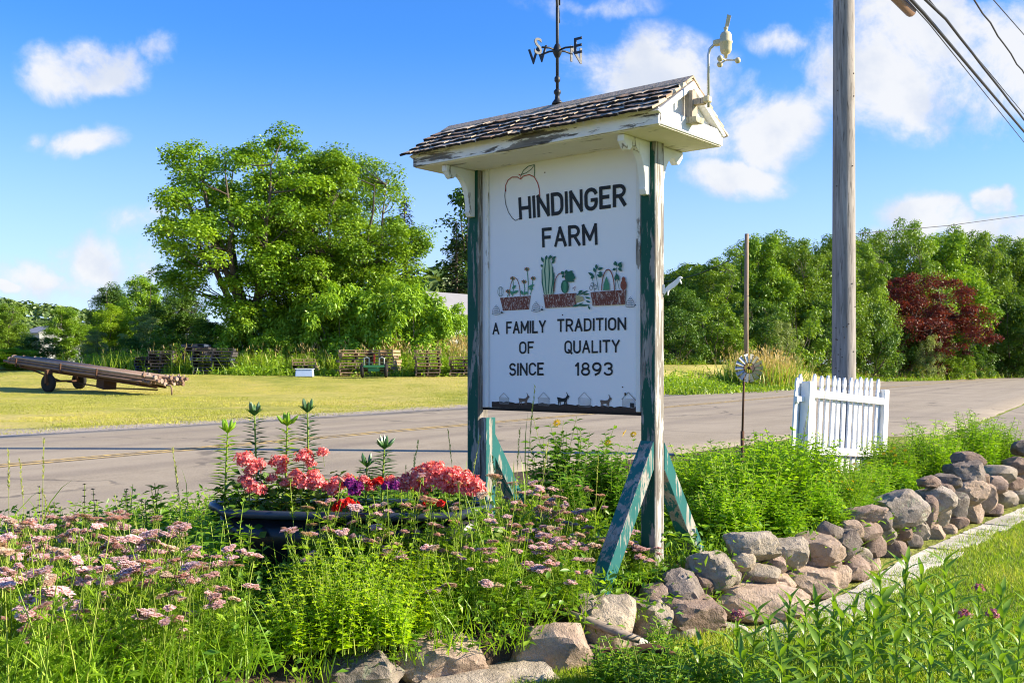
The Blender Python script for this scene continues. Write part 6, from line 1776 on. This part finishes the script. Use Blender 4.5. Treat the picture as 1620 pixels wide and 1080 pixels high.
# tall sunflower-like perennial behind the sign
def perennial(seed, h, w_, n_, L, Wd, mats, pairs=9, flowers=0, lean=.25):
    f = Fol(seed); r = f.r
    for i in range(n_):
        a = r.rand() * 6.283; q = w_ / 2 * math.sqrt(r.rand())
        hh = h * (.6 + .45 * r.rand()) * (1 - .3 * (q / (w_ / 2)) ** 2)
        leafy_stem(f, r, (q * .6 * math.cos(a), q * .6 * math.sin(a), 0), hh, pairs, L, Wd, lean, sizefn=lambda t: 1.15 - .55 * t, tint=.3 + .4 * r.rand(), rad=.004)
    return f.mesh('foliage', mats)
f_ = Fol(870); r = f_.r; a = np.arange(12) * .5236
f_.leaves(np.column_stack([np.cos(a), np.sin(a), 0 * a]) * .006, np.column_stack([np.cos(a), np.sin(a), .2 + 0 * a]), np.tile([0, 0, 1.0], (12, 1)), .026, .010, 0)
f_.leaves(np.column_stack([np.cos(a), np.sin(a), 0 * a]) * .004 + np.array([0, 0, .003]), np.column_stack([np.cos(a), np.sin(a), 1.5 + 0 * a]), np.tile([0, 0, 1.0], (12, 1)), .010, .006, 0, tint=0)
DAISY = f_.mesh('flower', [F_YEL])
HP = [perennial(880 + i, .95, .55, 38, .115, .055, [L_PERD, L_STEM], 11) for i in range(2)]
for i, (px, Y, topy) in enumerate(((880, 7.1, 655), (935, 7.0, 668), (978, 6.9, 690), (905, 6.6, 715))):
    p = at(px, topy, Y); k = (p.z - BED_Z) / .95
    t = thing('helianthus_plant', ('tall leafy yellow flowered plant behind the sign panel, leftmost stems', 'tall leafy yellow flowered plant behind the middle of the sign', 'leafy yellow flowered plant next to the right sign post', 'lower leafy plant in front of the tall ones behind the sign')[i], 'plant', (p.x, Y, BED_Z), i * 2.0)
    t.scale = (k, k, k); inst('foliage', HP[i % 2], t)
    bpy.context.view_layer.update()
    for (fx, fy) in (((881, 669),), (), ((988, 685), (1002, 687), (962, 700)), ())[i]:
        inst('flower', DAISY, t, t.matrix_world.inverted() @ at(fx, fy, Y - .06), (R(60), 0, random.uniform(-.6, .6)), 1.3)

# green mounds along the wall at the right
PER = [perennial(900 + i, .62, .80, 120, .074, .036, [L_PER, L_STEM], 12, lean=.35) for i in range(4)]
PERN = [perennial(910 + i, .62, .80, 120, .085, .017, [L_PER, L_STEM], 14, lean=.35) for i in range(2)]
for i, (px, Y, topy, wd, nar, lb) in enumerate((
        (1120, 7.3, 708, 1.0, 0, 'leafy green clump just right of the right sign post'), (1175, 6.9, 712, 1.0, 0, 'bright green clump in front of the rusty windmill stake'), (1235, 7.2, 688, 1.05, 0, 'bright leafy clump left of the picket gate'),
        (1150, 6.5, 760, .85, 0, 'low bright clump above the boulders right of the sign'), (1215, 6.75, 765, .9, 0, 'low yellow green clump over the middle of the wall'), (1270, 7.2, 742, .95, 0, 'yellow green clump in front of the left gate post'),
        (1280, 8.6, 690, 1.0, 0, 'green clump at the foot of the left gate post'), (1325, 7.8, 735, .95, 1, 'fine leaved green clump in front of the gate pickets'), (1290, 7.0, 780, .8, 0, 'low clump at the wall edge below the gate'), (1365, 8.4, 722, .9, 1, 'fine leaved clump with yellow buds below the right gate post'),
        (1345, 7.6, 775, .7, 1, 'low fine clump behind the lichen covered boulder'), (1420, 9.3, 694, .9, 1, 'clump right of the gate behind the lichen covered boulder'), (1470, 9.6, 668, 1.0, 1, 'tall fine leaved clump right of the picket gate'), (1535, 10.6, 650, 1.05, 1, 'tallest fine leaved clump near the end of the wall'),
        (1580, 11.2, 664, 1.0, 1, 'last fine leaved clump at the end of the bed by the driveway'), (1410, 8.9, 728, .8, 0, 'bright low clump behind the wall right of the gate'), (1500, 10.0, 700, .85, 0, 'bright low clump behind the big dark wall stone'), (1090, 6.9, 770, .6, 0, 'small dark clump between the sign braces'), (1395, 9.6, 690, .8, 0, 'green clump touching the right gate post'), (1205, 8.0, 690, .9, 0, 'green clump behind the bright ones by the windmill stake'),
        (1105, 9.2, 706, .9, 0, 'green clump by the road just right of the sign brace'), (1150, 9.8, 700, .9, 0, 'green clump against the road left of the windmill stake'), (1205, 10.2, 692, .9, 0, 'green clump against the road right of the windmill stake'), (1245, 9.4, 690, .9, 0, 'green clump behind the latch side of the gate'), (1072, 8.4, 722, .8, 0, 'green clump behind the right sign post'))):
    p = at(px, topy, Y); k = 1.10 * (p.z - BED_Z) / .62
    t = thing('perennial_clump', lb, 'plant', (p.x, Y, BED_Z - .02), i * 1.1); t.scale = (wd, wd, k)
    inst('foliage', PERN[i % 2] if nar else PER[i % 4], t)
    if i in (7, 9, 11):
        bpy.context.view_layer.update()
        for q in range(7): inst('flower', DAISY, t, t.matrix_world.inverted() @ at(px + random.uniform(-24, 24), topy + random.uniform(10, 40), Y - .25), (R(50), 0, 0), .7)

# mint, salvia and seeding grasses at the left
MIN = [perennial(930 + i, .55, .22, 6, .075, .04, [L_MINT, L_STEM], 9, lean=.15) for i in range(3)]
for i, (px, Y, topy, lb) in enumerate(((250, 5.6, 748, 'tall leafy weed standing above the salvia against the road'), (195, 5.4, 780, 'leafy weed among the salvia spikes'), (130, 5.3, 788, 'leafy green plant between two dark salvia spikes'), (300, 5.2, 800, 'leafy weed left of the black tub'),
        (362, 4.9, 800, 'tall mint stem in front of the left end of the tub'), (330, 4.8, 820, 'mint stems just left of the tub end'), (400, 4.9, 815, 'mint stem in front of the tub rim'), (290, 4.6, 850, 'bushy mint plant beside the yarrow drift'), (345, 4.5, 880, 'mint plant in the dark gap below the tub'), (415, 4.6, 905, 'shaded mint plant in the dark gap left of the oregano'), (435, 4.3, 1000, 'shaded low plant at the bottom left of the oregano'), (240, 5.0, 800, 'leafy weed behind the left yarrow drift'), (30, 5.2, 800, 'leafy weed at the left edge of the bed'), (85, 5.5, 800, 'leafy weed under the dark salvia at the left'), (215, 5.9, 772, 'leafy weed at the roadside left of the tall one'),
        (585, 5.0, 782, 'leafy stem in front of the petunias hiding the tub rim'), (640, 4.98, 785, 'leafy stem in front of the magenta petunias hiding the tub rim'), (700, 4.98, 782, 'leafy stem hiding the tub rim below the right geraniums'), (755, 5.0, 785, 'leafy stem hiding the right end of the tub'), (520, 4.95, 812, 'leafy stem low in front of the tub rim'),
        (455, 4.15, 1010, 'shaded leafy plant low in front of the oregano'), (395, 4.0, 985, 'leafy plant at the bottom between yarrow and oregano'), (420, 3.95, 1030, 'dark leafy plant at the very bottom left of the front boulder'), (350, 3.9, 960, 'leafy mint plant in the yarrow drift edge'), (720, 4.72, 1000, 'leafy plant right of the oregano above the tan boulder'), (790, 4.75, 985, 'leafy plant above the gap between the front boulders'), (850, 4.85, 975, 'leafy plant behind the big pointed pink boulder'), (640, 4.42, 1010, 'leafy plant under the right side of the oregano'), (555, 4.38, 1015, 'leafy plant behind the lichen spotted front boulder'))):
    p = at(px, topy, Y); k = 1.1 * (p.z - BED_Z) / .55
    t = thing('mint_plant', lb, 'plant', (p.x, Y, BED_Z), i * 1.9); t.scale = (max(.7, k), max(.7, k), k); inst('foliage', MIN[i % 3], t)
BRD = [perennial(1010 + i, .45, .26, 6, .13, .045, [L_PER, L_STEM], 6, lean=.3) for i in range(2)]
for i, (px, Y, topy, lb) in enumerate(((150, 3.9, 930, 'broad leaved yellow green plant in the middle of the left yarrow drift'), (110, 3.6, 985, 'broad leaved plant low in the left yarrow drift'), (215, 4.4, 850, 'broad leaved plant behind the left yarrow drift'), (260, 4.3, 880, 'broad leaved plant between the left yarrow drift and the mint'), (20, 3.7, 960, 'broad leaved plant at the left edge low in the yarrow'), (185, 3.4, 1040, 'broad leaved plant at the bottom of the left yarrow drift'), (300, 3.7, 985, 'broad leaved plant at the right edge of the left yarrow drift'), (560, 4.9, 850, 'broad leaved plant behind the oregano'), (900, 5.3, 870, 'broad leaved plant in the yarrow in front of the right brace'))):
    p = at(px, topy, Y); k = max(.45, (p.z - BED_Z) / .45)
    t = thing('broad_leaf_plant', lb, 'plant', (p.x, Y, BED_Z), i * 1.9); t.scale = (k, k, k); inst('foliage', BRD[i % 2], t)
def salvia(seed, h):
    f = Fol(seed); r = f.r
    pth = stem_path(r, h, .12); f.tube(pth, .0022, 3, 1)
    leafy_stem(f, r, (0, 0, 0), h * .55, 5, .05, .018, .2, 2, 1)
    for k in range(8):
        t = .55 + .44 * k / 7; b_ = np.array([np.interp(t, np.linspace(0, 1, 5), pth[:, i]) for i in range(3)]); n_ = 9
        a = r.rand(n_) * 6.283; f.leaves(np.tile(b_, (n_, 1)), np.column_stack([np.cos(a), np.sin(a), .5 + .3 * r.randn(n_)]), np.tile([0, 0, 1.0], (n_, 1)), .017 * (1.2 - .6 * (t - .5)), .009, 0)
    return f.mesh('spike', [F_SAL, L_STEM, L_MINT])
SAL = [salvia(950 + i, .6) for i in range(3)]
for i, (px, Y, topy) in enumerate(((62, 5.3, 768), (70, 5.4, 790), (131, 5.5, 763), (155, 5.6, 772), (206, 5.6, 772), (212, 5.7, 782), (230, 5.5, 790), (160, 5.3, 790), (100, 5.6, 795), (240, 5.7, 786), (270, 5.6, 800), (185, 5.7, 795))):
    p = at(px, topy, Y); k = (p.z - BED_Z) / .6
    t = thing('salvia_stem', 'dark purple salvia flower spike rising against the road at the left', 'flower', (p.x, Y, BED_Z), i * 1.7, 'salvia spikes at the left'); t.scale = (1, 1, k); inst('spike', SAL[i % 3], t)
def seed_grass(seed, h):
    f = Fol(seed); r = f.r; pth = stem_path(r, h, .16); f.tube(pth, np.linspace(.0022, .0012, 5), 3, 1, .9)
    n_ = 40; t = .72 + .28 * r.rand(n_); b_ = np.column_stack([np.interp(t, np.linspace(0, 1, 5), pth[:, i]) for i in range(3)]); a = r.rand(n_) * 6.283
    f.leaves(b_, np.column_stack([np.cos(a) * .35, np.sin(a) * .35, np.ones(n_)]), r.randn(n_, 3), .022, .005, 0)
    for k in range(3): f.blades(pth[k + 1][None] * .6, np.array([[r.randn() * .5, r.randn() * .5, 1]]), h * .4, .007, 2, .6)
    return f.mesh('stalk', [leaf_seed, L_STEM, L_GRASSY])
leaf_seed = leaf_mat('grass_seed', (.22, .26, .06), (.34, .36, .10), (.48, .44, .18), .35)
SG = [seed_grass(970 + i, .8) for i in range(4)]
for i, (px, Y, topy) in enumerate(((14, 5.0, 712), (66, 5.2, 690), (45, 5.0, 730), (296, 5.3, 708), (292, 5.5, 740), (100, 5.4, 770), (640, 6.2, 700), (655, 6.3, 720), (648, 6.1, 738), (725, 6.2, 680), (735, 6.3, 690), (826, 5.9, 610), (812, 5.9, 680), (848, 6.0, 700), (795, 6.0, 720), (940, 6.2, 720), (562, 5.9, 740), (1262, 8.8, 640))):
    p = at(px, topy, Y); k = (p.z - BED_Z) / .8
    lb, gr = (('tall thin grass seed stalk at the left against the road', 'seed stalks at the left') if px < 400 else ('tall thin grass seed stalk between the tub and the sign posts', 'seed stalks by the sign') if px < 1000 else ('single thin grass stalk left of the picket gate', None))
    t = thing('grass_stalk', lb, 'grass stalk', (p.x, Y, BED_Z), i * 1.2, gr); t.scale = (1, 1, k); inst('stalk', SG[i % 4], t)

# milkweed in the near corner: every long leaf is its own piece
def milk_leaf(seed):
    f = Fol(seed); r = f.r; n_ = 8; v = []
    for i in range(n_):
        t = i / (n_ - 1); w_ = .0135 * math.sin(math.pi * min(1, t * .96 + .04) ** .8) + .0006; x = .15 * t; z = -.05 * t ** 2.2 + .01 * math.sin(t * 5)
        v += [(x, -w_, z + w_ * .35), (x, 0, z), (x, w_, z + w_ * .35)]
    T_ = []
    for i in range(n_ - 1):
        for s_ in (0, 1): a_ = i * 3 + s_; T_ += [(a_, a_ + 3, a_ + 1), (a_ + 1, a_ + 3, a_ + 4)]
    f.tris(v, T_, 0, .25 + .5 * r.rand())
    return f.mesh('leaf', [L_MILK], True)
ML = [milk_leaf(980 + i) for i in range(5)]
MH = [flower_ball(990 + i, .024, F_MILK, 40, .009) for i in range(2)]
rM = random.Random(77)
def milkweed(px, topy, Y, flower, label, group):
    p = at(px, topy, Y); h = max(.18, p.z - LAWN_Z)
    t = thing('milkweed_plant', label, 'plant', (p.x, Y, LAWN_Z), rM.uniform(0, 6.28), group)
    f = Fol(rM.randint(1, 9999)); r = f.r; pth = stem_path(r, h, .10); f.tube(pth, np.linspace(.006, .003, 5), 5, 0, .35)
    inst('stem', f.mesh('stem', [L_STEM], True), t)
    n_ = max(5, int(h / .052)); a = rM.uniform(0, 3)
    for k in range(n_):
        tt = .16 + .84 * (k + .6) / n_; b_ = [float(np.interp(tt, np.linspace(0, 1, 5), pth[:, i])) for i in range(3)]
        a += 1.571 + rM.uniform(-.3, .3)
        for e in (0, math.pi):
            s_ = (1.05 - .55 * max(0, tt - .45)) * rM.uniform(.8, 1.2)
            inst('leaf', rM.choice(ML), t, b_, (rM.uniform(-.4, .4), -(.50 + .70 * tt * rM.uniform(.7, 1.2)), a + e), s_)
    if flower: inst('flower_head', rM.choice(MH), t, (pth[-1][0], pth[-1][1], h + .035), (0, 0, 0), 1.0)
for (px, topy, Y, fl) in ((1190, 965, 4.6, 0), (1245, 950, 4.5, 0), (1300, 955, 4.5, 0), (1350, 950, 4.4, 0), (1430, 885, 4.75, 0), (1400, 905, 4.3, 0), (1470, 935, 4.3, 0), (1500, 895, 4.7, 0), (1536, 986, 4.1, 1), (1562, 984, 4.15, 1), (1553, 945, 4.6, 1), (1590, 940, 4.3, 0), (1625, 960, 4.2, 0), (1605, 1000, 3.8, 0),
                           (1330, 985, 4.0, 0), (1270, 965, 4.15, 0), (1220, 985, 4.1, 0), (1165, 985, 4.25, 1), (1105, 1020, 4.2, 0), (1440, 975, 3.9, 0), (1380, 975, 4.0, 0), (1500, 990, 3.8, 0), (1290, 1010, 3.8, 0), (1350, 1030, 3.6, 0), (1420, 1020, 3.6, 0), (1470, 1025, 3.6, 0), (1545, 1030, 3.6, 0), (1240, 1035, 3.7, 0), (1180, 1040, 3.8, 0), (1600, 1045, 3.5, 0), (1370, 950, 4.5, 0), (1455, 905, 4.9, 0), (1320, 945, 4.5, 0), (1520, 940, 4.4, 0)):
    milkweed(px, topy, Y, fl, ('milkweed plant with long narrow leaves in the near lawn corner', 'milkweed plant topped by a dull pink flower cluster in the near lawn corner')[fl], ('leafy milkweed plants', 'flowering milkweed plants')[fl])
WEED = [perennial(995 + i, .26, .26, 14, .055, .022, [L_MINT, L_STEM], 7, lean=.4) for i in range(2)]
for i, (px, py, Y) in enumerate(((1035, 1062, 4.35), (1075, 1050, 4.4), (985, 1050, 4.4), (960, 1075, 4.3), (1110, 1070, 4.2), (1060, 1085, 4.1), (1005, 1080, 4.2), (1150, 1060, 4.15), (1040, 1000, 4.75), (1200, 1075, 4.0))):
    p = at(px, py, Y)
    t = thing('weed', 'low leafy weed around the rusty ring at the foot of the front stones', 'weed', (p.x, Y, LAWN_Z), i * 1.4, 'weeds at the foot of the front stones'); inst('foliage', WEED[i % 2], t)
